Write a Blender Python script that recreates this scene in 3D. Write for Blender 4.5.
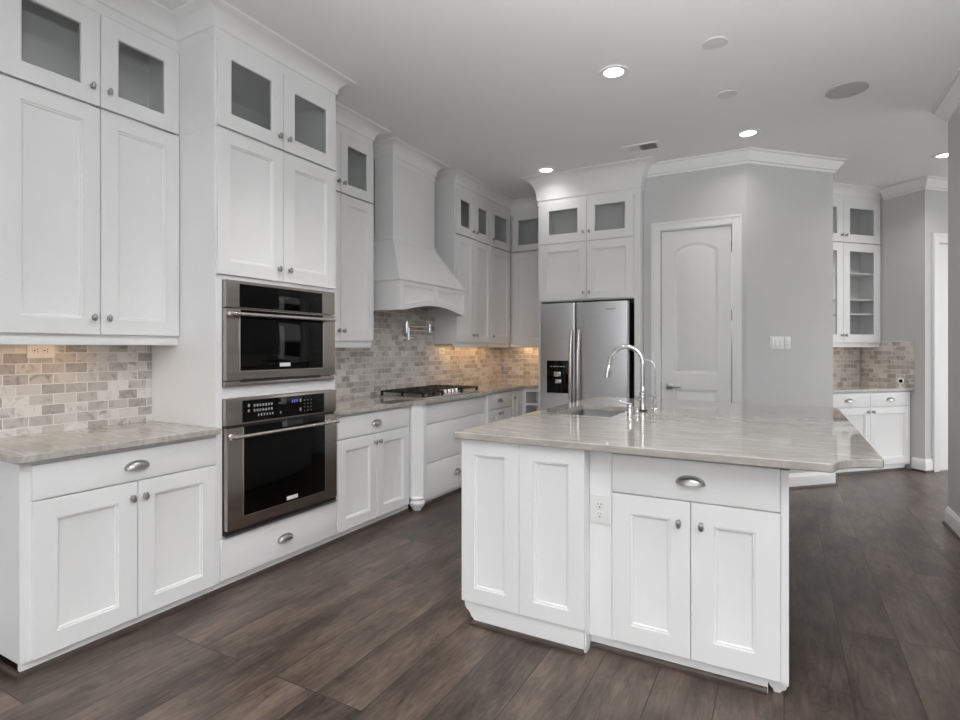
import bpy, bmesh, math, random
from math import pi, sin, cos, radians, sqrt
from mathutils import Vector
from mathutils.geometry import tessellate_polygon

for o in list(bpy.data.objects):
    bpy.data.objects.remove(o, do_unlink=True)
S = bpy.context.scene
COL = S.collection
random.seed(4)

# ---------------------------------------------------------------- camera, world, fill lights, exposure
cam_d = bpy.data.cameras.new('camera')
cam = bpy.data.objects.new('camera', cam_d); COL.objects.link(cam)
cam.location = (0, 0, 1.32)
cam.rotation_euler = (pi/2, 0, radians(28.87))
cam_d.sensor_width = 36.0
cam_d.lens = 551.4/960*36.0
cam_d.shift_y = -11/960
cam_d.clip_start = 0.05
S.camera = cam

S.view_settings.view_transform = 'Standard'
S.view_settings.look = 'None'
S.view_settings.gamma = 1.0
S.view_settings.use_curve_mapping = False
S.view_settings.exposure = 0.0

W = bpy.data.worlds.new('world'); S.world = W
W.use_nodes = True
wn = W.node_tree.nodes; wl = W.node_tree.links
bgn = wn['Background']
wtc = wn.new('ShaderNodeTexCoord'); wsp = wn.new('ShaderNodeSeparateXYZ'); wrp = wn.new('ShaderNodeValToRGB')
wl.new(wtc.outputs['Generated'], wsp.inputs[0]); wl.new(wsp.outputs['Z'], wrp.inputs['Fac'])
wrp.color_ramp.elements[0].position = 0.0; wrp.color_ramp.elements[0].color = (0.02, 0.02, 0.02, 1)     # dark ground
wrp.color_ramp.elements[1].position = 0.03; wrp.color_ramp.elements[1].color = (0.98, 0.99, 1.0, 1)     # overcast sky
wl.new(wrp.outputs['Color'], bgn.inputs[0])
bgn.inputs[1].default_value = 1.2


def area_light(name, loc, rot, sx, sy, power, col=(1, 1, 1), shape='RECTANGLE'):
    d = bpy.data.lights.new(name, 'AREA')
    d.shape = shape; d.size = sx; d.size_y = sy; d.energy = power; d.color = col
    o = bpy.data.objects.new(name, d); COL.objects.link(o)
    o.location = loc; o.rotation_euler = rot
    return o


# added fill lights behind the camera: two bounced off the ceiling, one broad frontal
area_light('bounce_fill', (0.9, -0.4, 1.75), (pi, 0, 0), 1.2, 1.2, 95, (0.975, 0.99, 1.0))
fl = area_light('bounce_fill', (0.3, -0.3, 1.65), (radians(148), 0, 0), 1.2, 0.8, 90, (0.975, 0.99, 1.0))
fl.data.spread = radians(110)
area_light('soft_fill', (-0.2, -3.2, 1.6), (radians(90), 0, 0), 4.5, 2.6, 42, (0.975, 0.99, 1.0))
# added fill light in the side passage past the right wall
area_light('soft_fill', (3.8, 6.5, 1.5), (radians(90), 0, radians(90)), 3.0, 2.4, 40)
CAN_POWER = 4.8
# added fill light for the base cabinets, over the aisle above the frame
al = area_light('aisle_fill', (-1.75, 2.2, 3.13), (0, 0, 0), 0.12, 0.12, 5.5, (1, 0.98, 0.95), 'DISK')
al.data.spread = radians(95)

# ---------------------------------------------------------------- materials
MATS = {}


def nodes(name):
    m = bpy.data.materials.new(name); m.use_nodes = True
    nt = m.node_tree
    return m, nt, nt.nodes, nt.links, nt.nodes['Principled BSDF']


def paint(name, col, rough=0.45, var=0.03, scale=4.0, metal=0.0, spec=0.5, bump=0.0, bscale=200.0, stretch=None):
    m, nt, N, L, b = nodes(name)
    tc = N.new('ShaderNodeTexCoord')
    nz = N.new('ShaderNodeTexNoise'); nz.inputs['Scale'].default_value = scale; nz.inputs['Detail'].default_value = 4
    src = tc.outputs['Object']
    if stretch:
        mp = N.new('ShaderNodeMapping'); mp.inputs['Scale'].default_value = stretch
        L.new(src, mp.inputs['Vector']); src = mp.outputs['Vector']
    L.new(src, nz.inputs['Vector'])
    rp = N.new('ShaderNodeValToRGB')
    rp.color_ramp.elements[0].position = 0.3; rp.color_ramp.elements[1].position = 0.7
    rp.color_ramp.elements[0].color = tuple(c*(1-var) for c in col)+(1,)
    rp.color_ramp.elements[1].color = tuple(min(1, c*(1+var)) for c in col)+(1,)
    L.new(nz.outputs['Fac'], rp.inputs['Fac']); L.new(rp.outputs['Color'], b.inputs['Base Color'])
    b.inputs['Roughness'].default_value = rough; b.inputs['Metallic'].default_value = metal
    b.inputs['Specular IOR Level'].default_value = spec
    if bump:
        n2 = N.new('ShaderNodeTexNoise'); n2.inputs['Scale'].default_value = bscale
        L.new(src, n2.inputs['Vector'])
        bp = N.new('ShaderNodeBump'); bp.inputs['Strength'].default_value = bump; bp.inputs['Distance'].default_value = 0.002
        L.new(n2.outputs['Fac'], bp.inputs['Height']); L.new(bp.outputs['Normal'], b.inputs['Normal'])
    MATS[name] = m
    return m


CAB = paint('white_cabinet_paint', (0.87, 0.87, 0.872), 0.38, 0.012, 3)
TRIM = paint('white_trim_paint', (0.86, 0.86, 0.86), 0.42, 0.012, 3)
WALL = paint('grey_wall_paint', (0.61, 0.61, 0.61), 0.75, 0.02, 1.5, bump=0.05)
CEIL = paint('ceiling_paint', (0.86, 0.86, 0.86), 0.85, 0.012, 1.2, bump=0.08, bscale=90)
NICKEL = paint('satin_nickel', (0.42, 0.415, 0.41), 0.28, 0.04, 30, metal=1.0)
CHROME = paint('chrome', (0.82, 0.82, 0.83), 0.08, 0.01, 5, metal=1.0)
STEEL = paint('brushed_steel', (0.58, 0.58, 0.59), 0.30, 0.06, 6, metal=1.0, stretch=(1, 1, 60))
DSTEEL = paint('dark_brushed_steel', (0.42, 0.39, 0.365), 0.26, 0.06, 6, metal=1.0, stretch=(1, 1, 60))
HSTEEL = paint('handle_steel', (0.68, 0.64, 0.61), 0.25, 0.02, 6, metal=1.0)
SINKM = paint('sink_steel', (0.45, 0.45, 0.46), 0.34, 0.03, 20, metal=1.0)
BGLASS = paint('black_glass', (0.002, 0.002, 0.002), 0.04, 0.02, 3, spec=0.22)
BPLAST = paint('black_plastic', (0.012, 0.012, 0.013), 0.35, 0.05, 20)
IRON = paint('cast_iron', (0.012, 0.012, 0.012), 0.5, 0.2, 60)
BRASSY = paint('burner_metal', (0.5, 0.45, 0.38), 0.35, 0.05, 30, metal=1.0)
SHOE = paint('dark_shoe_wood', (0.060, 0.043, 0.035), 0.45, 0.25, 12)
PLAST = paint('white_plastic', (0.80, 0.80, 0.78), 0.35, 0.01, 5)
SOCKET = paint('socket_dark', (0.03, 0.03, 0.03), 0.5, 0.05, 5)
GRILLE = paint('speaker_grille', (0.50, 0.50, 0.50), 0.8, 0.06, 300)
DARK = paint('duct_shade', (0.02, 0.02, 0.02), 0.8, 0.05, 5)
LEGEND = paint('legend_print', (0.75, 0.75, 0.75), 0.5, 0.02, 5)
KEYPRINT = paint('key_print', (0.32, 0.32, 0.32), 0.5, 0.02, 5)
BRACKET = paint('grey_bracket_steel', (0.12, 0.12, 0.12), 0.5, 0.05, 5)  # plain grey steel of the island support bracket


def emit(name, col, st):
    m, nt, N, L, b = nodes(name)
    b.inputs['Base Color'].default_value = col+(1,)
    b.inputs['Emission Color'].default_value = col+(1,)
    b.inputs['Emission Strength'].default_value = st
    return m


LAMP = emit('lamp_glow', (1.0, 0.985, 0.96), 6.0)
BLUE = emit('blue_display', (0.10, 0.10, 0.5), 0.22)


def pane_mat():
    m = bpy.data.materials.new('pane_glass'); m.use_nodes = True
    N = m.node_tree.nodes; L = m.node_tree.links
    N.remove(N['Principled BSDF'])
    t = N.new('ShaderNodeBsdfTransparent'); t.inputs[0].default_value = (0.94, 0.945, 0.945, 1)
    g = N.new('ShaderNodeBsdfGlossy'); g.inputs['Roughness'].default_value = 0.03
    lw = N.new('ShaderNodeLayerWeight'); lw.inputs['Blend'].default_value = 0.5
    pw = N.new('ShaderNodeMath'); pw.operation = 'POWER'; pw.inputs[1].default_value = 5.0
    fr = N.new('ShaderNodeMath'); fr.operation = 'MULTIPLY_ADD'; fr.inputs[1].default_value = 0.9; fr.inputs[2].default_value = 0.05
    L.new(lw.outputs['Facing'], pw.inputs[0]); L.new(pw.outputs[0], fr.inputs[0])
    mx = N.new('ShaderNodeMixShader')
    L.new(fr.outputs[0], mx.inputs[0]); L.new(t.outputs[0], mx.inputs[1]); L.new(g.outputs[0], mx.inputs[2])
    L.new(mx.outputs[0], N['Material Output'].inputs['Surface'])
    return m


PANE = pane_mat()


def floor_mat():
    m, nt, N, L, b = nodes('hardwood_planks')
    tc = N.new('ShaderNodeTexCoord')
    sp = N.new('ShaderNodeSeparateXYZ'); L.new(tc.outputs['Object'], sp.inputs[0])
    cb = N.new('ShaderNodeCombineXYZ'); L.new(sp.outputs['Y'], cb.inputs['X']); L.new(sp.outputs['X'], cb.inputs['Y'])
    br = N.new('ShaderNodeTexBrick')
    L.new(cb.outputs[0], br.inputs['Vector'])
    br.inputs['Scale'].default_value = 1.0
    br.inputs['Brick Width'].default_value = 1.55; br.inputs['Row Height'].default_value = 0.225
    br.inputs['Mortar Size'].default_value = 0.0022; br.inputs['Mortar Smooth'].default_value = 0.3
    br.offset = 0.37; br.offset_frequency = 3
    br.inputs['Color1'].default_value = (0, 0, 0, 1); br.inputs['Color2'].default_value = (1, 1, 1, 1)
    br.inputs['Mortar'].default_value = (0.5, 0.5, 0.5, 1)
    # fine grain, stretched along the plank, shifted per plank
    mp = N.new('ShaderNodeMapping'); mp.inputs['Scale'].default_value = (2.6, 19, 1)
    ad = N.new('ShaderNodeVectorMath'); ad.operation = 'ADD'
    mu = N.new('ShaderNodeVectorMath'); mu.operation = 'SCALE'; mu.inputs['Scale'].default_value = 3.7
    L.new(br.outputs['Color'], mu.inputs[0]); L.new(cb.outputs[0], ad.inputs[0]); L.new(mu.outputs[0], ad.inputs[1])
    L.new(ad.outputs[0], mp.inputs['Vector'])
    n1 = N.new('ShaderNodeTexNoise'); n1.inputs['Scale'].default_value = 1.6; n1.inputs['Detail'].default_value = 9
    n1.inputs['Roughness'].default_value = 0.68; n1.inputs['Distortion'].default_value = 1.6
    L.new(mp.outputs[0], n1.inputs['Vector'])
    # blotches
    mp2 = N.new('ShaderNodeMapping'); mp2.inputs['Scale'].default_value = (1.3, 3.4, 1)
    L.new(ad.outputs[0], mp2.inputs['Vector'])
    n2 = N.new('ShaderNodeTexNoise'); n2.inputs['Scale'].default_value = 1.9; n2.inputs['Detail'].default_value = 5
    n2.inputs['Roughness'].default_value = 0.6
    L.new(mp2.outputs[0], n2.inputs['Vector'])
    # knots and dark mineral streaks
    mp3 = N.new('ShaderNodeMapping'); mp3.inputs['Scale'].default_value = (2.6, 7.0, 1)
    L.new(ad.outputs[0], mp3.inputs['Vector'])
    n3 = N.new('ShaderNodeTexNoise'); n3.inputs['Scale'].default_value = 1.3; n3.inputs['Detail'].default_value = 7
    n3.inputs['Roughness'].default_value = 0.7; n3.inputs['Distortion'].default_value = 2.6
    L.new(mp3.outputs[0], n3.inputs['Vector'])
    kn = N.new('ShaderNodeValToRGB'); ke = kn.color_ramp.elements
    ke[0].position = 0.30; ke[0].color = (0.30, 0.28, 0.27, 1); ke[1].position = 0.46; ke[1].color = (1, 1, 1, 1)
    L.new(n3.outputs['Fac'], kn.inputs['Fac'])
    a = N.new('ShaderNodeMath'); a.operation = 'MULTIPLY_ADD'; a.inputs[1].default_value = 0.52
    L.new(n1.outputs['Fac'], a.inputs[0])
    a2 = N.new('ShaderNodeMath'); a2.operation = 'MULTIPLY'; a2.inputs[1].default_value = 0.70
    L.new(n2.outputs['Fac'], a2.inputs[0]); L.new(a2.outputs[0], a.inputs[2])
    a3 = N.new('ShaderNodeMath'); a3.operation = 'MULTIPLY_ADD'; a3.inputs[1].default_value = 0.15
    L.new(br.outputs['Color'], a3.inputs[0]); L.new(a.outputs[0], a3.inputs[2])
    rp = N.new('ShaderNodeValToRGB'); e = rp.color_ramp.elements
    e[0].position = 0.46; e[0].color = (0.024, 0.017, 0.013, 1)
    e[1].position = 0.95; e[1].color = (0.235, 0.172, 0.132, 1)
    x = e.new(0.62); x.color = (0.074, 0.053, 0.042, 1)
    x = e.new(0.75); x.color = (0.122, 0.090, 0.071, 1)
    L.new(a3.outputs[0], rp.inputs['Fac'])
    km = N.new('ShaderNodeMix'); km.data_type = 'RGBA'; km.blend_type = 'MULTIPLY'; km.inputs[0].default_value = 0.7
    L.new(rp.outputs['Color'], km.inputs[6]); L.new(kn.outputs['Color'], km.inputs[7])
    mx = N.new('ShaderNodeMix'); mx.data_type = 'RGBA'
    L.new(br.outputs['Fac'], mx.inputs[0]); L.new(km.outputs[2], mx.inputs[6])
    mx.inputs[7].default_value = (0.018, 0.014, 0.012, 1)
    L.new(mx.outputs[2], b.inputs['Base Color'])
    b.inputs['Roughness'].default_value = 0.34; b.inputs['Specular IOR Level'].default_value = 0.42
    bp = N.new('ShaderNodeBump'); bp.inputs['Strength'].default_value = 0.25; bp.inputs['Distance'].default_value = 0.003
    s = N.new('ShaderNodeMath'); s.operation = 'SUBTRACT'
    L.new(n1.outputs['Fac'], s.inputs[0]); L.new(br.outputs['Fac'], s.inputs[1])
    L.new(s.outputs[0], bp.inputs['Height']); L.new(bp.outputs['Normal'], b.inputs['Normal'])
    return m


def tile_mat():
    m, nt, N, L, b = nodes('marble_brick_tile')
    tc = N.new('ShaderNodeTexCoord')
    sp = N.new('ShaderNodeSeparateXYZ'); L.new(tc.outputs['Object'], sp.inputs[0])
    cb = N.new('ShaderNodeCombineXYZ'); L.new(sp.outputs['X'], cb.inputs['X']); L.new(sp.outputs['Z'], cb.inputs['Y'])
    br = N.new('ShaderNodeTexBrick'); L.new(cb.outputs[0], br.inputs['Vector'])
    br.inputs['Scale'].default_value = 1.0
    br.inputs['Brick Width'].default_value = 0.104; br.inputs['Row Height'].default_value = 0.0520
    br.inputs['Mortar Size'].default_value = 0.0024; br.inputs['Mortar Smooth'].default_value = 0.1
    br.inputs['Color1'].default_value = (0, 0, 0, 1); br.inputs['Color2'].default_value = (1, 1, 1, 1)
    br.inputs['Mortar'].default_value = (0.5, 0.5, 0.5, 1)
    ad = N.new('ShaderNodeVectorMath'); ad.operation = 'MULTIPLY_ADD'
    ad.inputs[1].default_value = (9.3, 7.1, 5.3)
    L.new(br.outputs['Color'], ad.inputs[0]); L.new(cb.outputs[0], ad.inputs[2])
    n1 = N.new('ShaderNodeTexNoise'); n1.inputs['Scale'].default_value = 9; n1.inputs['Detail'].default_value = 6
    n1.inputs['Distortion'].default_value = 2.2; n1.inputs['Roughness'].default_value = 0.6
    L.new(ad.outputs[0], n1.inputs['Vector'])
    rp = N.new('ShaderNodeValToRGB'); e = rp.color_ramp.elements
    e[0].position = 0.0; e[0].color = (0.43, 0.402, 0.372, 1)
    e[1].position = 1.0; e[1].color = (0.80, 0.772, 0.738, 1)
    x = e.new(0.5); x.color = (0.62, 0.584, 0.545, 1)
    L.new(br.outputs['Color'], rp.inputs['Fac'])
    vr = N.new('ShaderNodeValToRGB'); e = vr.color_ramp.elements
    e[0].position = 0.30; e[0].color = (0.45, 0.45, 0.46, 1)
    e[1].position = 0.52; e[1].color = (1, 1, 1, 1)
    x = e.new(0.42); x.color = (0.86, 0.86, 0.86, 1)
    L.new(n1.outputs['Fac'], vr.inputs['Fac'])
    mx = N.new('ShaderNodeMix'); mx.data_type = 'RGBA'; mx.blend_type = 'MULTIPLY'; mx.inputs[0].default_value = 1.0
    L.new(rp.outputs['Color'], mx.inputs[6]); L.new(vr.outputs['Color'], mx.inputs[7])
    m2 = N.new('ShaderNodeMix'); m2.data_type = 'RGBA'
    L.new(br.outputs['Fac'], m2.inputs[0]); L.new(mx.outputs[2], m2.inputs[6])
    m2.inputs[7].default_value = (0.82, 0.79, 0.755, 1)
    L.new(m2.outputs[2], b.inputs['Base Color'])
    b.inputs['Roughness'].default_value = 0.3
    bp = N.new('ShaderNodeBump'); bp.invert = True
    bp.inputs['Strength'].default_value = 0.5; bp.inputs['Distance'].default_value = 0.003
    L.new(br.outputs['Fac'], bp.inputs['Height']); L.new(bp.outputs['Normal'], b.inputs['Normal'])
    return m


def stone_mat():
    m, nt, N, L, b = nodes('polished_quartzite')
    tc = N.new('ShaderNodeTexCoord')
    mp = N.new('ShaderNodeMapping'); mp.inputs['Scale'].default_value = (1.3, 5.0, 4.0)
    mp.inputs['Rotation'].default_value = (0, 0, 0.10)
    L.new(tc.outputs['Object'], mp.inputs['Vector'])
    n1 = N.new('ShaderNodeTexNoise'); n1.inputs['Scale'].default_value = 2.2; n1.inputs['Detail'].default_value = 9
    n1.inputs['Distortion'].default_value = 1.8; n1.inputs['Roughness'].default_value = 0.66
    L.new(mp.outputs[0], n1.inputs['Vector'])
    rp = N.new('ShaderNodeValToRGB'); e = rp.color_ramp.elements
    e[0].position = 0.28; e[0].color = (0.35, 0.328, 0.296, 1)
    e[1].position = 0.74; e[1].color = (0.56, 0.535, 0.495, 1)
    x = e.new(0.46); x.color = (0.415, 0.388, 0.35, 1)
    x = e.new(0.56); x.color = (0.48, 0.453, 0.413, 1)
    L.new(n1.outputs['Fac'], rp.inputs['Fac']); L.new(rp.outputs['Color'], b.inputs['Base Color'])
    b.inputs['Roughness'].default_value = 0.03
    b.inputs['Specular IOR Level'].default_value = 0.95
    return m


FLOOR = floor_mat(); TILE = tile_mat(); STONE = stone_mat()


# ---------------------------------------------------------------- mesh builder
def offset_poly(poly, d):
    """inset a counter-clockwise polygon by d"""
    n = len(poly); out = []
    for i in range(n):
        p0 = Vector(poly[i-1]); p1 = Vector(poly[i]); p2 = Vector(poly[(i+1) % n])
        a = (p1-p0).normalized(); c = (p2-p1).normalized()
        na = Vector((-a.y, a.x)); nc = Vector((-c.y, c.x))
        k = 1+na.dot(nc)
        v = (na+nc)/max(k, 0.3)
        out.append(tuple(p1+v*d))
    return out


class MB:
    def __init__(s):
        s.v = []; s.f = []

    def add(s, vs, fs):
        b = len(s.v); s.v += [tuple(v) for v in vs]; s.f += [tuple(i+b for i in f) for f in fs]
        return s

    def box(s, x0, x1, y0, y1, z0, z1, bev=0.0):
        if bev <= 0:
            return s.add([(x0, y0, z0), (x1, y0, z0), (x1, y1, z0), (x0, y1, z0), (x0, y0, z1), (x1, y0, z1), (x1, y1, z1), (x0, y1, z1)],
                         [(3, 2, 1, 0), (4, 5, 6, 7), (0, 1, 5, 4), (1, 2, 6, 5), (2, 3, 7, 6), (3, 0, 4, 7)])
        bm = bmesh.new(); bmesh.ops.create_cube(bm, size=1)
        for v in bm.verts:
            v.co = Vector(((x0+x1)/2+v.co.x*(x1-x0), (y0+y1)/2+v.co.y*(y1-y0), (z0+z1)/2+v.co.z*(z1-z0)))
        bmesh.ops.bevel(bm, geom=bm.edges[:], offset=bev, segments=2, profile=0.6, affect='EDGES')
        bm.verts.index_update()
        s.add([v.co[:] for v in bm.verts], [[v.index for v in f.verts] for f in bm.faces]); bm.free()
        return s

    def prism(s, poly, z0, z1, axis='z', cham=0.0, holes=()):
        """extrude a ccw polygon; axis z: (a,b)->(a,b,h); axis y: (a,b)->(a,h,b) ; axis x: (a,b)->(h,a,b)"""
        mp = {'z': lambda a, b, h: (a, b, h), 'y': lambda a, b, h: (a, h, b), 'x': lambda a, b, h: (h, a, b)}[axis]
        n = len(poly)
        loops = [(poly, z0), (poly, z1)] if not cham else [(offset_poly(poly, cham), z0), (poly, z0+cham), (poly, z1-cham), (offset_poly(poly, cham), z1)]
        vs = []
        for p, h in loops:
            vs += [mp(a, b, h) for a, b in p]
        fs = []
        for k in range(len(loops)-1):
            for i in range(n):
                j = (i+1) % n
                fs.append((k*n+i, k*n+j, (k+1)*n+j, (k+1)*n+i))
        s.add(vs, fs)
        for (p, h), flip in ((loops[0], 1), (loops[-1], 0)):
            pl = [[Vector((a, b, 0)) for a, b in p]]+[[Vector((a, b, 0)) for a, b in hh] for hh in holes]
            tr = tessellate_polygon(pl); flat = [mp(q.x, q.y, h) for l in pl for q in l]
            s.add(flat, [tuple(t) for t in tr])
        for hh in holes:
            m = len(hh); vs = [mp(a, b, z0) for a, b in hh]+[mp(a, b, z1) for a, b in hh]
            s.add(vs, [(i, (i+1) % m, m+(i+1) % m, m+i) for i in range(m)])
        return s

    def panel_face(s, outer, panels, prof, y, mp=None, fill=True):
        """front face at depth y with panels cut in; prof = [(inset, depth)...] ; (a,b,d)->(a,d,b)"""
        mp = mp or (lambda a, b, d: (a, d, b))
        pl = [[Vector((a, b, 0)) for a, b in outer]]+[[Vector((a, b, 0)) for a, b in p] for p in panels]
        tr = tessellate_polygon(pl)
        s.add([mp(q.x, q.y, y) for l in pl for q in l], [tuple(t) for t in tr])
        for p in panels:
            n = len(p); loops = [(p, y)]+[(offset_poly(p, i), y+d) for i, d in prof]
            vs = [mp(a, b, d) for q, d in loops for a, b in q]
            fs = [(k*n+i, k*n+(i+1) % n, (k+1)*n+(i+1) % n, (k+1)*n+i) for k in range(len(loops)-1) for i in range(n)]
            s.add(vs, fs)
            if fill:
                q, d = loops[-1]
                tr = tessellate_polygon([[Vector((a, b, 0)) for a, b in q]])
                s.add([mp(a, b, d) for a, b in q], [tuple(t) for t in tr])
        return s

    def tube(s, pts, r, n=12, caps=True):
        pts = [Vector(p) for p in pts]; m = len(pts)
        rs = r if isinstance(r, (list, tuple)) else [r]*m
        T = []
        for i in range(m):
            a = pts[max(0, i-1)]; b = pts[min(m-1, i+1)]; T.append((b-a).normalized())
        up = Vector((0, 0, 1)) if abs(T[0].z) < 0.9 else Vector((1, 0, 0))
        u = T[0].cross(up).normalized()
        vs = []
        for i in range(m):
            u = (u-T[i]*u.dot(T[i])).normalized(); w = T[i].cross(u)
            for k in range(n):
                a = 2*pi*k/n
                vs.append(pts[i]+(u*cos(a)+w*sin(a))*rs[i])
        fs = [(i*n+k, i*n+(k+1) % n, (i+1)*n+(k+1) % n, (i+1)*n+k) for i in range(m-1) for k in range(n)]
        if caps:
            fs.append(tuple(range(n-1, -1, -1))); fs.append(tuple((m-1)*n+k for k in range(n)))
        return s.add(vs, fs)

    def lathe(s, prof, o, ax=(0, 0, 1), n=20, sc=(1, 1)):
        """prof = [(r,h)] around axis ax through o"""
        ax = Vector(ax).normalized(); o = Vector(o)
        if abs(ax.z) > 0.9:
            u = Vector((1, 0, 0)); w = Vector((0, 1, 0))
        else:
            u = Vector((0, 0, 1)).cross(ax).normalized(); w = Vector((0, 0, 1))
        vs = []
        for r, h in prof:
            for k in range(n):
                a = 2*pi*k/n
                vs.append(o+ax*h+(u*cos(a)*sc[0]+w*sin(a)*sc[1])*r)
        m = len(prof)
        fs = [(i*n+k, i*n+(k+1) % n, (i+1)*n+(k+1) % n, (i+1)*n+k) for i in range(m-1) for k in range(n)]
        if prof[0][0] > 1e-6: fs.append(tuple(range(n-1, -1, -1)))
        if prof[-1][0] > 1e-6: fs.append(tuple((m-1)*n+k for k in range(n)))
        return s.add(vs, fs)

    def sweep(s, path, prof):
        """mitred sweep in plan; profile (outward offset, z), outward = right of travel"""
        path = [Vector(p) for p in path]; m = len(path); n = len(prof)
        vs = []
        for i in range(m):
            d = []
            if i > 0: d.append((path[i]-path[i-1]).normalized())
            if i < m-1: d.append((path[i+1]-path[i]).normalized())
            ns = [Vector((q.y, -q.x)) for q in d]
            v = ns[0] if len(ns) == 1 else (ns[0]+ns[1])/(1+ns[0].dot(ns[1]))
            for o, z in prof:
                vs.append((path[i].x+v.x*o, path[i].y+v.y*o, z))
        fs = [(i*n+k, i*n+(k+1) % n, (i+1)*n+(k+1) % n, (i+1)*n+k) for i in range(m-1) for k in range(n)]
        fs.append(tuple(range(n-1, -1, -1))); fs.append(tuple((m-1)*n+k for k in range(n)))
        return s.add(vs, fs)

    def build(s, name, mat, parent=None, smooth=True, label=None):
        me = bpy.data.meshes.new(name)
        me.from_pydata(s.v, [], s.f)
        bm = bmesh.new(); bm.from_mesh(me)
        bmesh.ops.remove_doubles(bm, verts=bm.verts, dist=1e-5)
        bmesh.ops.recalc_face_normals(bm, faces=bm.faces)
        bm.to_mesh(me); bm.free()
        me.materials.append(mat)
        if smooth:
            for p in me.polygons: p.use_smooth = True
            me.set_sharp_from_angle(angle=radians(32))
        o = bpy.data.objects.new(name, me); COL.objects.link(o)
        if parent: o.parent = parent
        if label: o['label'] = label
        return o


def thing(name, label, cat, loc=(0, 0, 0), rot=0.0, group=None):
    o = bpy.data.objects.new(name, None); COL.objects.link(o)
    o.empty_display_size = 0.1
    o.location = loc; o.rotation_euler = (0, 0, rot)
    o['label'] = label; o['category'] = cat
    if group: o['group'] = group
    return o


def tag(o, label, cat, group=None, loc=None, rot=None):
    o['label'] = label; o['category'] = cat
    if group: o['group'] = group
    if loc: o.location = loc
    if rot is not None: o.rotation_euler = (0, 0, rot)
    return o


def struct(o, label=None):
    o['kind'] = 'structure'
    if label: o['label'] = label
    return o


def rect(x0, x1, z0, z1):
    return [(x0, z0), (x1, z0), (x1, z1), (x0, z1)]


# ---------------------------------------------------------------- cabinet vocabulary (local: x right, y back, z up; door fronts at y=-T)
T = 0.02
SHAKER = [(0.002, 0.0045), (0.009, 0.0055), (0.013, 0.0115), (0.017, 0.0125)]


def cup_pull(x, z, y, par, w=0.052, h=0.034, d=0.026):
    mb = MB(); ns, nt = 14, 7
    for k, sgn in ((1.0, 1), (0.88, -1)):
        vs = []
        for i in range(ns+1):
            a = pi*i/ns
            for j in range(nt+1):
                t = pi/2*j/nt
                r = sin(a)**0.75 if 0 < i < ns else 0
                vs.append((x+w*k*cos(a), y-d*k*r*sin(t)-0.001, z-h*0.45+h*k*r*cos(t)))
        mb.add(vs, [(i*(nt+1)+j, (i+1)*(nt+1)+j, (i+1)*(nt+1)+j+1, i*(nt+1)+j+1) for i in range(ns) for j in range(nt)])
    # thin flange on the drawer face following the dome
    poly = [(x+w*1.1*cos(pi*i/16), z-h*0.45+h*1.1*(sin(pi*i/16)**0.75 if 0 < i < 16 else 0)) for i in range(17)]
    mb.prism(poly, y-0.003, y, 'y')
    return mb.build('cup_pull', NICKEL, par)


def knob(x, z, y, par):
    mb = MB()
    mb.lathe([(0.009, 0), (0.007, 0.003), (0.0055, 0.010), (0.007, 0.014), (0.0115, 0.017), (0.0125, 0.022), (0.010, 0.027), (0.005, 0.029), (0.0, 0.0295)],
             (x, y, z), (0, -1, 0), 14, (0.85, 1.5))
    return mb.build('knob', NICKEL, par)


def door(par, x0, x1, z0, z1, kn=None, rail=0.065, y=-T, name='door', t=T):
    mb = MB()
    out = rect(x0, x1, z0, z1); b = 0.0015
    ob = offset_poly(out, b)
    n = 4
    vs = [(a, y+t, c) for a, c in out]+[(a, y+b, c) for a, c in out]+[(a, y, c) for a, c in ob]
    mb.add(vs, [(k*n+i, k*n+(i+1) % n, (k+1)*n+(i+1) % n, (k+1)*n+i) for k in range(2) for i in range(n)])
    mb.add([(a, y+t, c) for a, c in out], [(3, 2, 1, 0)])
    mb.panel_face(ob, [rect(x0+rail, x1-rail, z0+rail, z1-rail)], SHAKER, y)
    d = mb.build(name, CAB, par)
    if kn: knob(kn[0], kn[1], y, d)
    return d


def glass_door(par, x0, x1, z0, z1, kn=None, rail=0.065, y=-T, t=T):
    mb = MB(); out = rect(x0, x1, z0, z1); ob = offset_poly(out, 0.0015); n = 4
    hole = rect(x0+rail, x1-rail, z0+rail, z1-rail)
    vs = [(a, y+t, c) for a, c in out]+[(a, y+0.0015, c) for a, c in out]+[(a, y, c) for a, c in ob]
    mb.add(vs, [(k*n+i, k*n+(i+1) % n, (k+1)*n+(i+1) % n, (k+1)*n+i) for k in range(2) for i in range(n)])
    mb.panel_face(ob, [hole], [(0.004, 0.003), (0.004, t)], y, fill=False)
    hb = offset_poly(hole, 0.004)
    pl = [[Vector((a, c, 0)) for a, c in out], [Vector((a, c, 0)) for a, c in hb]]
    mb.add([(q.x, y+t, q.y) for l in pl for q in l], [tuple(q) for q in tessellate_polygon(pl)])
    d = mb.build('glass_door', CAB, par)
    MB().box(x0+rail+0.0045, x1-rail-0.0045, y+0.010, y+0.014, z0+rail+0.0045, z1-rail-0.0045).build('pane', PANE, d, label='clear glass pane')
    if kn: knob(kn[0], kn[1], y, d)
    return d


def drawer(par, x0, x1, z0, z1, pull=True, y=-T, panel=False):
    d = MB().box(x0, x1, y, y+T, z0, z1, 0.0025).build('drawer', CAB, par)
    if pull: cup_pull((x0+x1)/2, (z0+z1)/2 if pull is True else pull, y, d)
    return d


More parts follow.
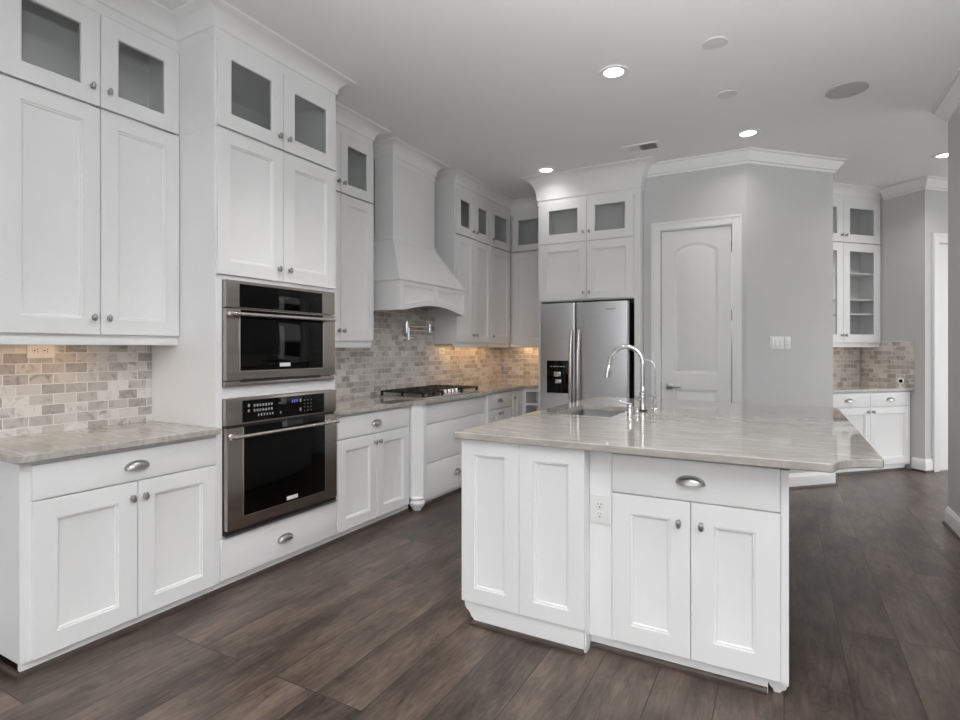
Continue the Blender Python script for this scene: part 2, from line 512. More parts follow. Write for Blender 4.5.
def crown_prof(z0, z1, p, fas=0.0):
    """cove crown: flat bead then concave sweep out to the ceiling"""
    pts = [(0.0, z0-0.052), (0.0035, z0-0.052), (0.0045, z0), (0.010, z0), (0.014, z0+0.006), (0.014, z0+0.014)]
    h = z1-z0-0.014-0.012; q = p-0.014-0.006
    for i in range(1, 8):
        a = pi/2*i/7
        pts.append((0.014+q*(1-cos(a)), z0+0.014+h*sin(a)))
    pts += [(p, z1-0.010), (p, z1), (0.0, z1)]
    return pts


CZ = 3.15            # ceiling height
CB = 3.05            # underside of the cabinet crown
SP = 2.522           # rail between glass doors and tall doors


def crown(par, path, z0=CB, z1=CZ-0.001, p=0.105):
    return MB().sweep(path, crown_prof(z0, z1, p)).build('crown', CAB, par)


def open_box(mb, x0, x1, y0, y1, z0, z1, t=0.018, back=True):
    mb.box(x0, x0+t, y0, y1, z0, z1); mb.box(x1-t, x1, y0, y1, z0, z1)
    mb.box(x0+t, x1-t, y0, y1, z0, z0+t); mb.box(x0+t, x1-t, y0, y1, z1-t, z1)
    if back: mb.box(x0+t, x1-t, y1-0.008, y1, z0+t, z1-t)


def toe(par, x0, x1, y, d, left_end=False, h=0.06):
    """white toe board with the dark stained shoe moulding at its foot"""
    MB().box(x0, x1, y, y+0.02, 0.0, h).build('toe_board', CAB, par)
    pr = [(0, 0.0), (0.016, 0.0), (0.015, 0.010), (0.009, 0.018), (0.0, 0.021)]
    path = [(x0, y), (x1, y)]
    if left_end: path = [(x0, d), (x0, y), (x1, y)]
    MB().sweep(path, pr).build('shoe_molding', SHOE, par, label='dark stained shoe moulding')


XL = -3.26           # left wall
XB = -2.677          # face frame plane of the left base run
XU = -2.999          # face frame plane of the left wall cabinets
BD = XB-XL-0.002     # base depth
UD = XU-XL-0.002
R90 = pi/2

# ================================================================= STRUCTURE
struct(MB().box(-3.38, 4.6, -0.6, 11.0, -0.1, 0).build('floor', FLOOR))
struct(MB().box(-3.38, 4.6, -3.0, 11.0, CZ, CZ+0.1).build('ceiling', CEIL))
struct(MB().box(-3.38, XL, -3.0, 9.6, 0, CZ).build('wall_left', WALL))
YB = 6.48
struct(MB().box(XL, -1.24, YB, YB+0.12, 0, CZ).build('wall_kitchen_back', WALL))
YD = 5.64
DX0, DX1, DZ = -1.062, -0.432, 2.475    # pantry door slab
mb = MB()
mb.box(-1.236, DX0-0.022, YD, YD+0.12, 0, CZ); mb.box(DX1+0.022, -0.30, YD, YD+0.12, 0, CZ)
mb.box(DX0-0.022, DX1+0.022, YD, YD+0.12, DZ+0.022, CZ)
mb.box(-1.236, -1.116, YD+0.12, YB+0.12, 0, CZ)
struct(mb.build('wall_pantry', WALL))


def pc(Sm, C):      # point with y+x = Sm and y-x = C
    return ((Sm-C)/2, (Sm+C)/2)


q2 = sqrt(2)
# angled pantry wall, then the niche of the butler's pantry behind it
A0 = (-0.30, YD); A1 = (0.417, 6.357)
def thick_wall(name, pts, th):
    """wall along pts, visible face on the right of travel, thickness to the left"""
    mb = MB()
    pr = [(0, 0.0), (0, CZ), (-th, CZ), (-th, 0.0)]
    mb.sweep(pts, pr)
    return struct(mb.build(name, WALL, smooth=False))


NB = 7.19            # niche back plane (y-x)
NS = 8.80            # niche side plane (y+x)
NL = sum(A1)         # niche left plane
thick_wall('wall_angled', [A0, A1], 0.10)
thick_wall('wall_niche', [(A1[0]-0.0709, A1[1]+0.0709), pc(NL, NB), pc(NS, NB), pc(NS, 6.153), (1.323+3.2, 7.477+3.2)], 0.10)
struct(MB().box(1.08, 1.22, 2.0, 5.33, 0, CZ).build('wall_right', WALL))
# room crown and baseboards
def room_crown(name, path, z0=3.03, p=0.085):
    h = CZ-0.001-z0
    pr = [(0, z0), (0.012, z0), (0.016, z0+0.012), (0.016, z0+0.02), (0.03, z0+0.026), (0.034, z0+0.04), (0.052, z0+0.065),
          (0.064, z0+h-0.030), (0.067, z0+h-0.022), (0.078, z0+h-0.018), (p, z0+h-0.012), (p, z0+h), (0, z0+h)]
    return struct(MB().sweep(path, pr).build(name, TRIM))


r_out = 1/q2
room_crown('trim_pantry_crown', [(-1.236, YD), A0, A1, pc(NL, 6.80)])
room_crown('trim_niche_crown', [pc(NS, 6.78), pc(NS, 6.153), (1.323+3.0, 7.477+3.0)])
room_crown('trim_right_crown', [(1.22, 5.33), (1.08, 5.33), (1.08, 2.0)])


def base_board(name, path):
    pr = [(0, 0), (0.016, 0), (0.016, 0.10), (0.012, 0.118), (0.009, 0.122), (0.007, 0.135), (0, 0.14)]
    o = struct(MB().sweep(path, pr).build(name, TRIM))
    sh = [(0.016, 0.0), (0.030, 0.0), (0.029, 0.009), (0.024, 0.016), (0.016, 0.019)]
    MB().sweep(path, sh).build('shoe_molding', SHOE, o)
    return o


base_board('baseboard_pantry', [(DX1+0.09, YD), A0, A1, pc(NL, 6.80)])
base_board('baseboard_niche', [pc(NS, 6.335), pc(NS, 6.153), (1.323+0.072, 7.477+0.072)])
base_board('baseboard_right', [(1.22, 5.33), (1.08, 5.33), (1.08, 2.0)])

# pantry door, frame and lever
d1 = struct(thing('door_1', 'white two-panel door with arched top panel beside the refrigerator', 'door', (DX0, YD+0.012, 0)))
del d1['category']
w = DX1-DX0
mb = MB()
arch = [(0.112, 1.08), (w-0.112, 1.08), (w-0.112, 2.272)]
for i in range(1, 12):
    t = i/12; x = (w-0.112)+(-(w-0.224))*t
    arch.append((x, 2.272+0.078*sin(pi*t)**0.85))
arch.append((0.112, 2.272))
low = rect(0.112, w-0.112, 0.24, 0.93)
MOLD = [(0.006, 0.004), (0.014, 0.004), (0.022, 0.010), (0.034, 0.010), (0.055, 0.003)]
mb.panel_face(rect(0, w, 0.012, DZ), [arch, low], MOLD, 0.0)
mb.add([(0, 0, 0.012), (w, 0, 0.012), (w, 0, DZ), (0, 0, DZ), (0, 0.035, 0.012), (w, 0.035, 0.012), (w, 0.035, DZ), (0, 0.035, DZ)],
       [(0, 4, 5, 1), (1, 5, 6, 2), (2, 6, 7, 3), (3, 7, 4, 0), (4, 7, 6, 5)])
mb.build('door_panel', TRIM, d1)
mb = MB().box(0.045, 0.105, -0.010, 0.0, 0.925, 0.985, 0.002)
mb.lathe([(0.011, 0), (0.011, 0.045)], (0.075, -0.008, 0.955), (0, -1, 0), 14)
mb.box(0.066, 0.185, -0.056, -0.042, 0.945, 0.965, 0.003)
mb.build('door_handle', NICKEL, d1)
MB().box(-0.012, 0.0, -0.004, 0.02, 0.92, 0.99).build('latch_plate', NICKEL, d1)
for hz in (0.35, 0.985, 1.637, 2.279):
    MB().tube([(w+0.004, -0.006, hz-0.05), (w+0.004, -0.006, hz+0.05)], 0.007, 10).build('hinge', HSTEEL, d1)
mb = MB()
cw = 0.078
for x0, x1, z0, z1 in ((-0.020-cw+0.012, -0.008, 0.0, DZ+0.012+cw), (w+0.008, w+0.008+cw, 0.0, DZ+0.012+cw), (-0.008, w+0.008, DZ+0.012, DZ+0.012+cw)):
    mb.box(x0, x1, -0.030, -0.012, z0, z1, 0.003)
mb.box(-0.086-0.006, -0.07, -0.036, -0.012, 0, DZ+0.012+cw); mb.box(w+0.070, w+0.092, -0.036, -0.012, 0, DZ+0.012+cw)
mb.box(-0.0935, w+0.0935, -0.0375, -0.012, DZ+cw-0.006, DZ+cw+0.0145)
mb.box(-0.021, -0.004, -0.012, 0.10, 0, DZ+0.02); mb.box(w+0.010, w+0.021, -0.012, 0.10, 0, DZ+0.02); mb.box(-0.021, w+0.021, -0.012, 0.10, DZ+0.004, DZ+0.021)
mb.build('door_frame', TRIM, d1)

# far door past the butler's pantry (in the local frame of that 45 degree wall)
d2 = struct(thing('door_2', 'white panelled door with casing at the far right', 'door', (1.323, 7.477, 0), pi/4))
del d2['category']
mb = MB()
mb.box(0.100, 0.185, -0.022, 0.0, 0, 2.55, 0.003); mb.box(0.185, 1.05, -0.022, 0.0, 2.465, 2.55, 0.003); mb.box(0.095, 1.05, -0.028, 0, 2.54, 2.565)
mb.box(0.097, 0.115, -0.030, 0, 0, 2.55)
mb.build('door_frame', TRIM, d2)
mb = MB()
mb.panel_face(rect(0.195, 0.93, 0.012, 2.455), [rect(0.30, 0.83, 1.12, 2.33), rect(0.30, 0.83, 0.25, 0.95)], MOLD, -0.004)
mb.box(0.195, 0.93, -0.003, -0.001, 0.012, 2.455)
mb.build('door_panel', TRIM, d2)

# ================================================================= LEFT RUN
UG = 'white wall cabinets with glass-topped doors'
BG = 'white base cabinets'

# --- base cabinet at the near left
c = thing('base_cabinet', 'white base cabinet nearest the left edge, one wide drawer over two doors', 'cabinet', (XB, 1.042, 0), R90, BG)
w = 1.903-1.042
mb = MB().box(0, w, 0, BD, 0.055, 0.866); mb.build('carcass', CAB, c)
toe(c, 0.006, w, 0.012, BD, True)
drawer(c, 0.037, w-0.006, 0.706, 0.848)
door(c, 0.037, 0.448, 0.060, 0.699, (0.422, 0.625), 0.083)
door(c, 0.452, w-0.006, 0.060, 0.699, (0.480, 0.625), 0.075)

# --- upper cabinet at the near left
c = thing('upper_cabinet', 'large white wall cabinet at upper left, two small glass doors over two tall doors', 'cabinet', (XU, 1.042, 0), R90, UG)
mb = MB(); open_box(mb, 0, w, 0, UD, 2.50, CB+0.05); mb.box(0, w, 0, UD, 1.372, 2.50)
mb.box(0.0008, w-0.0008, -0.001, 0.0, 2.965, CB+0.05); mb.box(0.0008, 0.04, -0.0005, 0.0, 2.50, 2.99); mb.box(0.43, 0.47, 0.001, 0.02, 2.53, 2.96)
mb.build('carcass', CAB, c)
MB().box(-0.0, w, -0.002, 0.028, 1.340, 1.373, 0.003).build('light_rail', CAB, c)
door(c, 0.042, 0.448, 1.392, SP-0.008, (0.416, 1.475), 0.078)
door(c, 0.452, w-0.003, 1.392, SP-0.008, (0.486, 1.475), 0.078)
glass_door(c, 0.042, 0.448, SP+0.004, 2.985, (0.410, 2.612), 0.080)
glass_door(c, 0.452, w-0.003, SP+0.004, 2.985, (0.488, 2.612), 0.080)
crown(c, [(0, 0), (w-0.001, 0)])

# --- tall oven cabinet
TY0, TY1 = 1.905, 2.807
c = thing('oven_cabinet', 'tall white cabinet housing the two built-in ovens', 'cabinet', (XB, TY0, 0), R90)
w = TY1-TY0
mb = MB()
t = 0.02
mb.box(0, t, 0, BD, 0.055, CB+0.05); mb.box(w-t, w, 0, BD, 0.055, CB+0.05); mb.box(t, w-t, BD-0.01, BD, 0.055, CB+0.05)
mb.box(t, w-t, 0, BD-0.01, 0.055, 0.295); mb.box(t, w-t, 0, BD-0.01, 1.047, 1.113); mb.box(t, w-t, 0, BD-0.01, 1.701, SP)
mb.box(t, w-t, 0, BD-0.01, 2.985, CB+0.05)
mb.box(0.0005, 0.040, -0.006, -0.0002, 0.295, 1.7025); mb.box(w-0.034, w-0.0005, -0.006, -0.0002, 0.295, 1.7025)
mb.box(0.0405, w-0.0345, -0.006, -0.0002, 1.050, 1.110); mb.box(0.0005, w-0.0005, -0.006, -0.0002, 1.703, 1.722)
mb.build('carcass', CAB, c)
toe(c, 0, w, 0.012, BD)
drawer(c, 0.026, w-0.006, 0.064, 0.288)
door(c, 0.006, 0.447, 1.726, SP-0.006, (0.410, 1.80), 0.075)
door(c, 0.451, w-0.006, 1.726, SP-0.006, (0.492, 1.80), 0.085)
glass_door(c, 0.006, 0.447, SP+0.006, 2.992, (0.414, 2.60), 0.080)
glass_door(c, 0.451, w-0.006, SP+0.006, 2.992, (0.486, 2.60), 0.083)
crown(c, [(0, 0.322), (0, 0), (w, 0), (w, 0.322)])

MB().box(-0.0016, 0.0, 0.0, 0.32, SP-0.004, CB-0.05).build('side_panel', CAB, c)

# --- microwave / speed oven
def oven_handle(par, x0, x1, z, y0, y1, r=0.011):
    mb = MB().tube([(x0, y1, z), (x1, y1, z)], r, 16)
    for x in (x0+0.035, x1-0.035):
        mb.lathe([(0.014, 0), (0.012, y0-y1-0.004), (0.016, y0-y1)], (x, y1, z), (0, 1, 0), 14)
    for x in (x0+0.02, x1-0.02):
        mb.tube([(x-0.006, y1, z), (x+0.018, y1, z)], r*1.25, 16)
    return mb.build('handle', HSTEEL, par, label='bright steel bar handle')


OX = XB+0.006
c = thing('microwave', 'built-in stainless microwave with black glass front, above the oven', 'microwave', (OX, TY0+0.042, 1.116), R90)
w = 0.824; h = 0.582
MB().box(0, w, 0.005, 0.45, 0.002, h-0.002).build('body', DSTEEL, c)
dp = MB().box(0, w, -0.030, 0.004, h-0.150, h, 0.004).build('control_panel', DSTEEL, c)
MB().box(0.085, w-0.116, -0.033, -0.028, h-0.146, h-0.016, 0.002).build('panel_glass', BGLASS, dp, label='black glass panel')
mb = MB()
for i in range(4):
    mb.box(0.385+i*0.014, 0.394+i*0.014, -0.0335, -0.0328, h-0.078, h-0.062)
mb.build('clock_digits', SOCKET, dp)
dr = MB().box(0, w, -0.034, 0.004, 0.030, h-0.158, 0.005).build('door', DSTEEL, c)
MB().box(0.077, w-0.108, -0.037, -0.032, 0.075, h-0.160, 0.003).build('trim', HSTEEL, dr, label='bright rim around the glass')
MB().box(0.085, w-0.116, -0.039, -0.034, 0.083, h-0.160, 0.002).build('window', BGLASS, dr, label='black glass window')
MB().box(0.355, 0.435, -0.0405, -0.0385, 0.100, 0.122).build('badge', LEGEND, dr, label='small pale rectangular badge')
oven_handle(dr, -0.012, w-0.048, h-0.187, -0.034, -0.075)
mb = MB().box(0, w, -0.026, 0.004, 0.0, 0.026, 0.002)
mb.build('vent_strip', DSTEEL, c)
for i in range(4):
    MB().box(0.095+i*0.152, 0.095+i*0.152+0.138, -0.0352, -0.028, 0.020, 0.036).build('vent_slot', BPLAST, c, label='black vent slot')

# --- wall oven
c = thing('wall_oven', 'built-in stainless wall oven with black glass door and control panel', 'oven', (OX, TY0+0.042, 0.298), R90)
w = 0.836; h = 0.748
MB().box(0, w-0.004, 0.005, 0.50, 0.002, h-0.004).build('body', DSTEEL, c)
dp = MB().box(0, w, -0.030, 0.004, h-0.146, h, 0.004).build('control_panel', DSTEEL, c)
MB().box(0.103, w-0.112, -0.033, -0.028, h-0.136, h-0.014, 0.002).build('panel_glass', BGLASS, dp, label='black glass panel')
def key(x0, x1, z0, z1):
    MB().box(x0, x1, -0.0336, -0.0328, z0, z1).build('key_legend', KEYPRINT, dp)


for r_ in range(3):
    for i in range(7 if r_ < 2 else 6):
        x = 0.175+i*0.020+(0.03 if r_ == 2 else 0)
        key(x, x+0.012-0.004*(r_ == 2), h-0.054-r_*0.028, h-0.040-r_*0.028)
for r_ in range(2):
    key(0.136, 0.150, h-0.052-r_*0.030, h-0.036-r_*0.030)
key(0.35, 0.372, h-0.050, h-0.046); key(0.362, 0.372, h-0.112, h-0.098)
for r_ in range(4):
    for i in range(3):
        key(0.55+i*0.028, 0.556+i*0.028, h-0.050-r_*0.022, h-0.044-r_*0.022)
for r_ in range(2):
    key(0.515, 0.527, h-0.056-r_*0.055, h-0.036-r_*0.055)
mb = MB()
for i in range(3):
    mb.box(0.452+i*0.018, 0.464+i*0.018, -0.0336, -0.0328, h-0.054, h-0.036)
mb.build('clock_display', BLUE, dp, label='small blue lit clock')
MB().box(0.004, w-0.004, -0.020, 0.0, h-0.158, h-0.146).build('seam_strip', BPLAST, c)
dr = MB().box(0.004, w, -0.038, 0.004, 0.030, h-0.158, 0.005).build('door', DSTEEL, c)
MB().box(0.098, w-0.106, -0.0405, -0.035, 0.088, h-0.159, 0.003).build('trim', HSTEEL, dr, label='bright rim around the glass')
MB().box(0.105, w-0.113, -0.0425, -0.037, 0.095, h-0.159, 0.002).build('window', BGLASS, dr, label='black glass window')
MB().box(0.405, 0.490, -0.0440, -0.042, 0.108, 0.130).build('badge', LEGEND, dr, label='small pale rectangular badge')
oven_handle(dr, -0.008, w-0.030, h-0.205, -0.038, -0.080)
MB().box(0.0, w, -0.030, 0.004, 0.0, 0.026, 0.002).build('bottom_trim', BPLAST, c)
MB().box(-0.004, w+0.004, -0.036, 0.0, 0.0, 0.008, 0.002).build('bottom_lip', DSTEEL, c)

# --- base cabinet right of the ovens
c = thing('base_cabinet', 'white base cabinet between the ovens and the turned corner post', 'cabinet', (XB, 2.809, 0), R90, BG)
w = 3.66-2.809
MB().box(0, w, 0, BD, 0.055, 0.866).build('carcass', CAB, c)
toe(c, 0, w, 0.012, BD)
drawer(c, 0.010, w-0.030, 0.700, 0.850)
door(c, 0.010, 0.418, 0.064, 0.692, (0.392, 0.630), 0.075)
door(c, 0.422, w-0.030, 0.064, 0.692, (0.450, 0.630), 0.075)

# --- upper cabinet right of the ovens
c = thing('upper_cabinet', 'narrow white wall cabinet between oven cabinet and range hood', 'cabinet', (XU, 2.809, 0), R90, UG)
w = 3.582-2.809
mb = MB(); open_box(mb, 0, w, 0, UD, 2.50, CB+0.05); mb.box(0, w, 0, UD, 1.362, 2.50); mb.box(0.0008, w-0.0008, -0.001, 0.0, 2.965, CB+0.05)
mb.build('carcass', CAB, c)
MB().box(0, w-0.012, -0.002, 0.028, 1.330, 1.363, 0.003).build('light_rail', CAB, c)
door(c, 0.006, 0.380, 1.384, SP-0.008, (0.352, 1.46), 0.07)
door(c, 0.384, w-0.006, 1.384, SP-0.008, (0.410, 1.46), 0.07)
glass_door(c, 0.006, 0.380, SP+0.004, 2.985, (0.350, 2.600), 0.075)
glass_door(c, 0.384, w-0.006, SP+0.004, 2.985, (0.412, 2.600), 0.075)
crown(c, [(0, 0), (w, 0), (w, UD-0.005)])

# --- range hood (local: x along wall, y back towards wall)
HY = 4.245
hx = -2.80
c = thing('range_hood', 'white wooden range hood with tapered chimney and arched lower band', 'range hood', (hx, HY, 0), R90)
hd = hx-XL-0.014
cf = 0.24           # chimney front, behind the band front
hw, cwid = 0.545, 0.332
mb = MB().box(-cwid, cwid, cf, hd, 2.295, CB+0.05, 0.003)
mb.build('chimney', CAB, c)
crown(c, [(-cwid, hd), (-cwid, cf), (cwid, cf), (cwid, hd)], 3.03)
mb = MB()
loops = []
for x_, y_, z_ in ((hw-0.005, 0.005, 1.905), (cwid+0.008, cf-0.008, 2.290), (cwid+0.012, cf-0.012, 2.300), (cwid+0.012, cf-0.012, 2.312), (cwid, cf, 2.318)):
    loops.append([(-x_, y_, z_), (x_, y_, z_), (x_, hd, z_), (-x_, hd, z_)])
vs = [p for l in loops for p in l]
mb.add(vs, [(k*4+i, k*4+(i+1) % 4, (k+1)*4+(i+1) % 4, (k+1)*4+i) for k in range(len(loops)-1) for i in range(4)]+[(3, 2, 1, 0)])
mb.build('tapered_canopy', CAB, c)
zb = 1.650
front = [(-hw, zb)]
na = 16
front = []
front.append((-hw, zb)); front.append((-hw+0.05, zb))
for i in range(1, na):
    t = i/na
    front.append((-hw+0.05+(2*hw-0.10)*t, zb+0.062*sin(pi*t)))
front += [(hw-0.05, zb), (hw, zb), (hw, 1.905), (-hw, 1.905)]
mb = MB()


def arch_panel(x0, x1):
    bot = [(x0+(x1-x0)*i/8, zb+0.045+0.062*sin(pi*((x0+(x1-x0)*i/8+hw-0.05)/(2*hw-0.1)))) for i in range(9)]
    return bot+[(x1, 1.865), (x0, 1.865)]


mb.panel_face(front, [arch_panel(-hw+0.05, -0.03), arch_panel(0.03, hw-0.05)], [(0.006, 0.004), (0.014, 0.008)], 0.0)
n = len(front)
mb.add([(a, 0.0, b_) for a, b_ in front]+[(a, 0.022, b_) for a, b_ in front], [(i, (i+1) % n, n+(i+1) % n, n+i) for i in range(n)])
tr = tessellate_polygon([[Vector((a, b_, 0)) for a, b_ in front]])
mb.add([(a, 0.022, b_) for a, b_ in front], [tuple(q) for q in tr])
mb.box(-hw, -hw+0.022, 0.022, hd, zb, 1.905); mb.box(hw-0.022, hw, 0.022, hd, zb, 1.905)
mb.build('arched_band', CAB, c)
pr = [(0, 1.895), (0.014, 1.898), (0.018, 1.908), (0.010, 1.916), (0, 1.918)]
MB().sweep([(-hw, hd), (-hw, 0), (hw, 0), (hw, hd)], pr).build('band_molding', CAB, c)
mb = MB().box(-hw+0.022, hw-0.022, 0.022, hd, 1.735, 1.75)
mb.build('liner', SINKM, c, label='grey metal liner under the hood')
mb = MB()
for i in range(2):
    x0 = -0.36+i*0.37
    mb.box(x0, x0+0.35, 0.08, 0.36, 1.726, 1.735)
mb.build('filter', DSTEEL, c)

# --- cooktop cabinet that steps forward, with its turned post
XC2 = -2.627
c = thing('cooktop_cabinet', 'white three-drawer base cabinet stepping forward under the cooktop', 'cabinet', (XC2, 3.77, 0), R90, BG)
w = 4.835-3.77
bd2 = XC2-XL-0.002
MB().box(0, w, 0, bd2, 0.055, 0.866).build('carcass', CAB, c)
toe(c, 0.03, w, 0.03, bd2)
drawer(c, 0.012, w-0.012, 0.694, 0.850, False)
drawer(c, 0.012, w-0.012, 0.364, 0.687)
drawer(c, 0.012, w-0.012, 0.064, 0.357)
for nm, yy, sg in (('left', -0.108, 1), ('right', w, -1)):
    mb = MB()
    if sg > 0:
        poly = [(-0.106, 0.030), (-0.050, -0.048), (-0.003, -0.048), (-0.003, 0.40), (-0.106, 0.40)]
    else:
        poly = [(w+0.003, -0.048), (w+0.05, -0.048), (w+0.106, 0.030), (w+0.106, 0.40), (w+0.003, 0.40)]
    mb.prism(poly, 0.115, 0.866, 'z', 0.002)
    p = mb.build('corner_post', CAB, c)
    cx = (-0.052 if sg > 0 else w+0.052)
    mb = MB().lathe([(0.046, 0.116), (0.062, 0.110), (0.064, 0.098), (0.052, 0.090), (0.060, 0.078), (0.067, 0.062), (0.062, 0.042), (0.046, 0.020), (0.036, 0.006), (0.034, 0.0)][::-1],
                    (cx, 0.012, 0), n=24)
    mb.build('bun_foot', CAB, p)

# --- base cabinet right of the cooktop, and the narrow one by the corner
c = thing('base_cabinet', 'white base cabinet right of the cooktop, one drawer over two doors', 'cabinet', (XB, 4.946, 0), R90, BG)
w = 5.58-4.946
MB().box(0, w, 0, BD, 0.055, 0.866).build('carcass', CAB, c)
toe(c, 0, w, 0.012, BD)
drawer(c, 0.010, w-0.012, 0.690, 0.850)
door(c, 0.010, 0.311, 0.064, 0.682, (0.285, 0.640), 0.065)
door(c, 0.315, w-0.012, 0.064, 0.682, (0.345, 0.640), 0.065)
c = thing('base_cabinet', 'narrow white one-door cabinet in the corner beside the open cubby', 'cabinet', (XB, 5.582, 0), R90, BG)
w = 5.878-5.582
MB().box(0, w, 0, BD, 0.055, 0.866).build('carcass', CAB, c)
toe(c, 0, w, 0.012, BD)
door(c, 0.012, 0.175, 0.064, 0.850, (0.030, 0.775), 0.045)
# --- open cubby shelf facing the camera at the end of the fridge wall
c = thing('open_shelf', 'small white open cubby shelf between corner cabinet and refrigerator', 'shelf', (-2.676, 5.881, 0), 0)
w = 0.351
mb = MB().box(0, 0.045, 0, 0.57, 0.055, 0.866).box(w-0.045, w, 0, 0.57, 0.055, 0.866).box(0.045, w-0.045, 0.30, 0.32, 0.055, 0.866)
mb.box(0.045, w-0.045, 0, 0.30, 0.825, 0.866).box(0.045, w-0.045, 0, 0.30, 0.055, 0.075)
mb.build('carcass', CAB, c)
for z in (0.28, 0.48, 0.665):
    MB().box(0.045, w-0.045, 0.002, 0.30, z, z+0.025).build('shelf_board', CAB, c)

# --- far wall cabinets
c = thing('upper_cabinet', 'white wall cabinet right of the range hood, two doors under two glass doors', 'cabinet', (XU, 4.888, 0), R90, UG)
w = 5.672-4.888
mb = MB(); open_box(mb, 0, w, 0, UD, 2.50, CB+0.05); mb.box(0, w, 0, UD, 1.372, 2.50); mb.box(0.0008, w-0.0008, -0.001, 0.0, 2.975, CB+0.05)
mb.build('carcass', CAB, c)
MB().box(0, w, -0.002, 0.028, 1.340, 1.373, 0.003).build('light_rail', CAB, c)
door(c, 0.012, 0.388, 1.392, SP-0.008, (0.355, 1.47), 0.07)
door(c, 0.392, w-0.004, 1.392, SP-0.008, (0.425, 1.47), 0.07)
glass_door(c, 0.012, 0.388, SP+0.004, 2.990, (0.352, 2.600), 0.09)
glass_door(c, 0.392, w-0.004, SP+0.004, 2.990, (0.428, 2.600), 0.09)
crown(c, [(0, UD-0.005), (0, 0), (w-0.001, 0)])
c = thing('upper_cabinet', 'white single-door wall cabinet in the inside corner right of the hood', 'cabinet', (XU, 5.674, 0), R90, UG)
w = 6.20-5.674
mb = MB(); open_box(mb, 0, w, 0, UD, 2.50, CB+0.05); mb.box(0, w, 0, UD, 1.372, 2.50); mb.box(0.0008, w-0.0008, -0.001, 0.0, 2.975, CB+0.05)
mb.build('carcass', CAB, c)
MB().box(0, w, -0.002, 0.028, 1.340, 1.373, 0.003).build('light_rail', CAB, c)
door(c, 0.004, w-0.022, 1.392, SP-0.008, (0.036, 1.47), 0.08)
glass_door(c, 0.004, w-0.022, SP+0.004, 2.990, (0.036, 2.600), 0.085)
crown(c, [(0, 0), (w+0.02, 0)])
c = thing('upper_cabinet', 'white wall cabinet between the corner and the refrigerator surround', 'cabinet', (-2.998, 6.223, 0), 0, UG)
w = -2.322+2.998
mb = MB(); open_box(mb, 0, w, 0, 0.25, 2.50, CB+0.05); mb.box(0, w, 0, 0.25, 1.372, 2.50); mb.box(0.0008, w-0.0008, -0.001, 0.0, 2.975, CB+0.05)
mb.build('carcass', CAB, c)
MB().box(0, w, -0.002, 0.028, 1.340, 1.373, 0.003).build('light_rail', CAB, c)
door(c, 0.040, w-0.012, 1.392, SP-0.008, (w-0.05, 1.47), 0.07)
glass_door(c, 0.040, w-0.012, SP+0.004, 2.985, (w-0.05, 2.600), 0.075)
crown(c, [(0, 0), (w, 0)])

# ================================================================= REFRIGERATOR AND SURROUND
FY = 5.52
c = thing('refrigerator_surround', 'white cabinet boxed around the refrigerator, glass doors over solid doors', 'cabinet', (-2.319, FY, 0), 0)
w = 1.081; dd = YB-FY-0.002
mb = MB().box(0, 0.034, 0, dd, 0, CB+0.05).box(w-0.060, w-0.001, 0, dd, 0, CB+0.05)
mb.box(0.034, w-0.060, dd-0.01, dd, 0, CB+0.05)
mb.box(0.034, w-0.060, 0.0, dd-0.01, 1.822, 2.432); mb.box(0.034, w-0.060, 0.3, dd-0.01, 2.432, 2.88); mb.box(0.034, w-0.060, -0.001, dd-0.01, 2.875, CB+0.05)
mb.box(0.034, w-0.060, 0, 0.3, 2.432, 2.438)
mb.build('carcass', CAB, c)
z0, z1 = 1.835, 2.425
door(c, 0.030, 0.534, z0, z1, (0.505, 1.905), 0.075)
door(c, 0.538, w-0.062, z0, z1, (0.567, 1.905), 0.075)
glass_door(c, 0.030, 0.534, 2.437, 2.878, (0.505, 2.528), 0.090)
glass_door(c, 0.538, w-0.062, 2.437, 2.878, (0.567, 2.528), 0.085)
mb = MB().box(w-0.055, w, -0.008, 0.01, 0.0, 2.905).box(w-0.055, w, -0.012, 0.012, 2.425, 2.440)
mb.box(0.0, 0.028, -0.008, 0.01, 0.0, 2.905)
mb.build('stile', CAB, c)
crown(c, [(0, 0.35), (0, -0.012), (w, -0.012), (w, 0.118)], 2.905, CZ-0.001, 0.145)
MB().box(-0.0, w, -0.012, 0.0, 2.878, 2.925).build('frieze', CAB, c)

c = thing('refrigerator', 'stainless side-by-side refrigerator with black water dispenser', 'refrigerator', (-2.254, 5.405, 0), 0)
w = 0.923; h = 1.795
MB().box(0.004, w-0.006, 0.075, 0.86, 0.03, h-0.012).build('body', BPLAST, c)
MB().box(0.01, w-0.01, 0.02, 0.08, 0.0, 0.06).build('base_grille', BPLAST, c)
def fr_door(name, x0, x1):
    r = 0.022
    poly = [(x0, 0.072), (x0, r)]
    poly = []
    for i in range(7):
        a = pi+pi/2*i/6
        poly.append((x0+r*0.5+r*0.5*cos(a), r*0.5+r*0.5*sin(a)))
    for i in range(7):
        a = -pi/2+pi/2*i/6
        poly.append((x1-r+r*cos(a), r+r*sin(a)))
    poly += [(x1, 0.072), (x0, 0.072)]
    return MB().prism(poly, 0.065, h, 'z', 0.003).build(name, STEEL, c)
dl = fr_door('freezer_door', 0.0, 0.386)
dr_ = fr_door('fridge_door', 0.394, w)
for d_, x in ((dl, 0.352), (dr_, 0.430)):
    pts = []
    for i in range(15):
        t = i/14
        pts.append((x, -0.012-0.045*sin(pi*t)**0.5, 0.55+0.965*t))
    MB().tube(pts, 0.019, 14).build('handle', HSTEEL, d_, label='long curved bright steel handle')
MB().box(0.075, 0.312, -0.004, 0.004, 0.862, 1.200, 0.004).build('dispenser', BGLASS, dl, label='black water and ice dispenser')
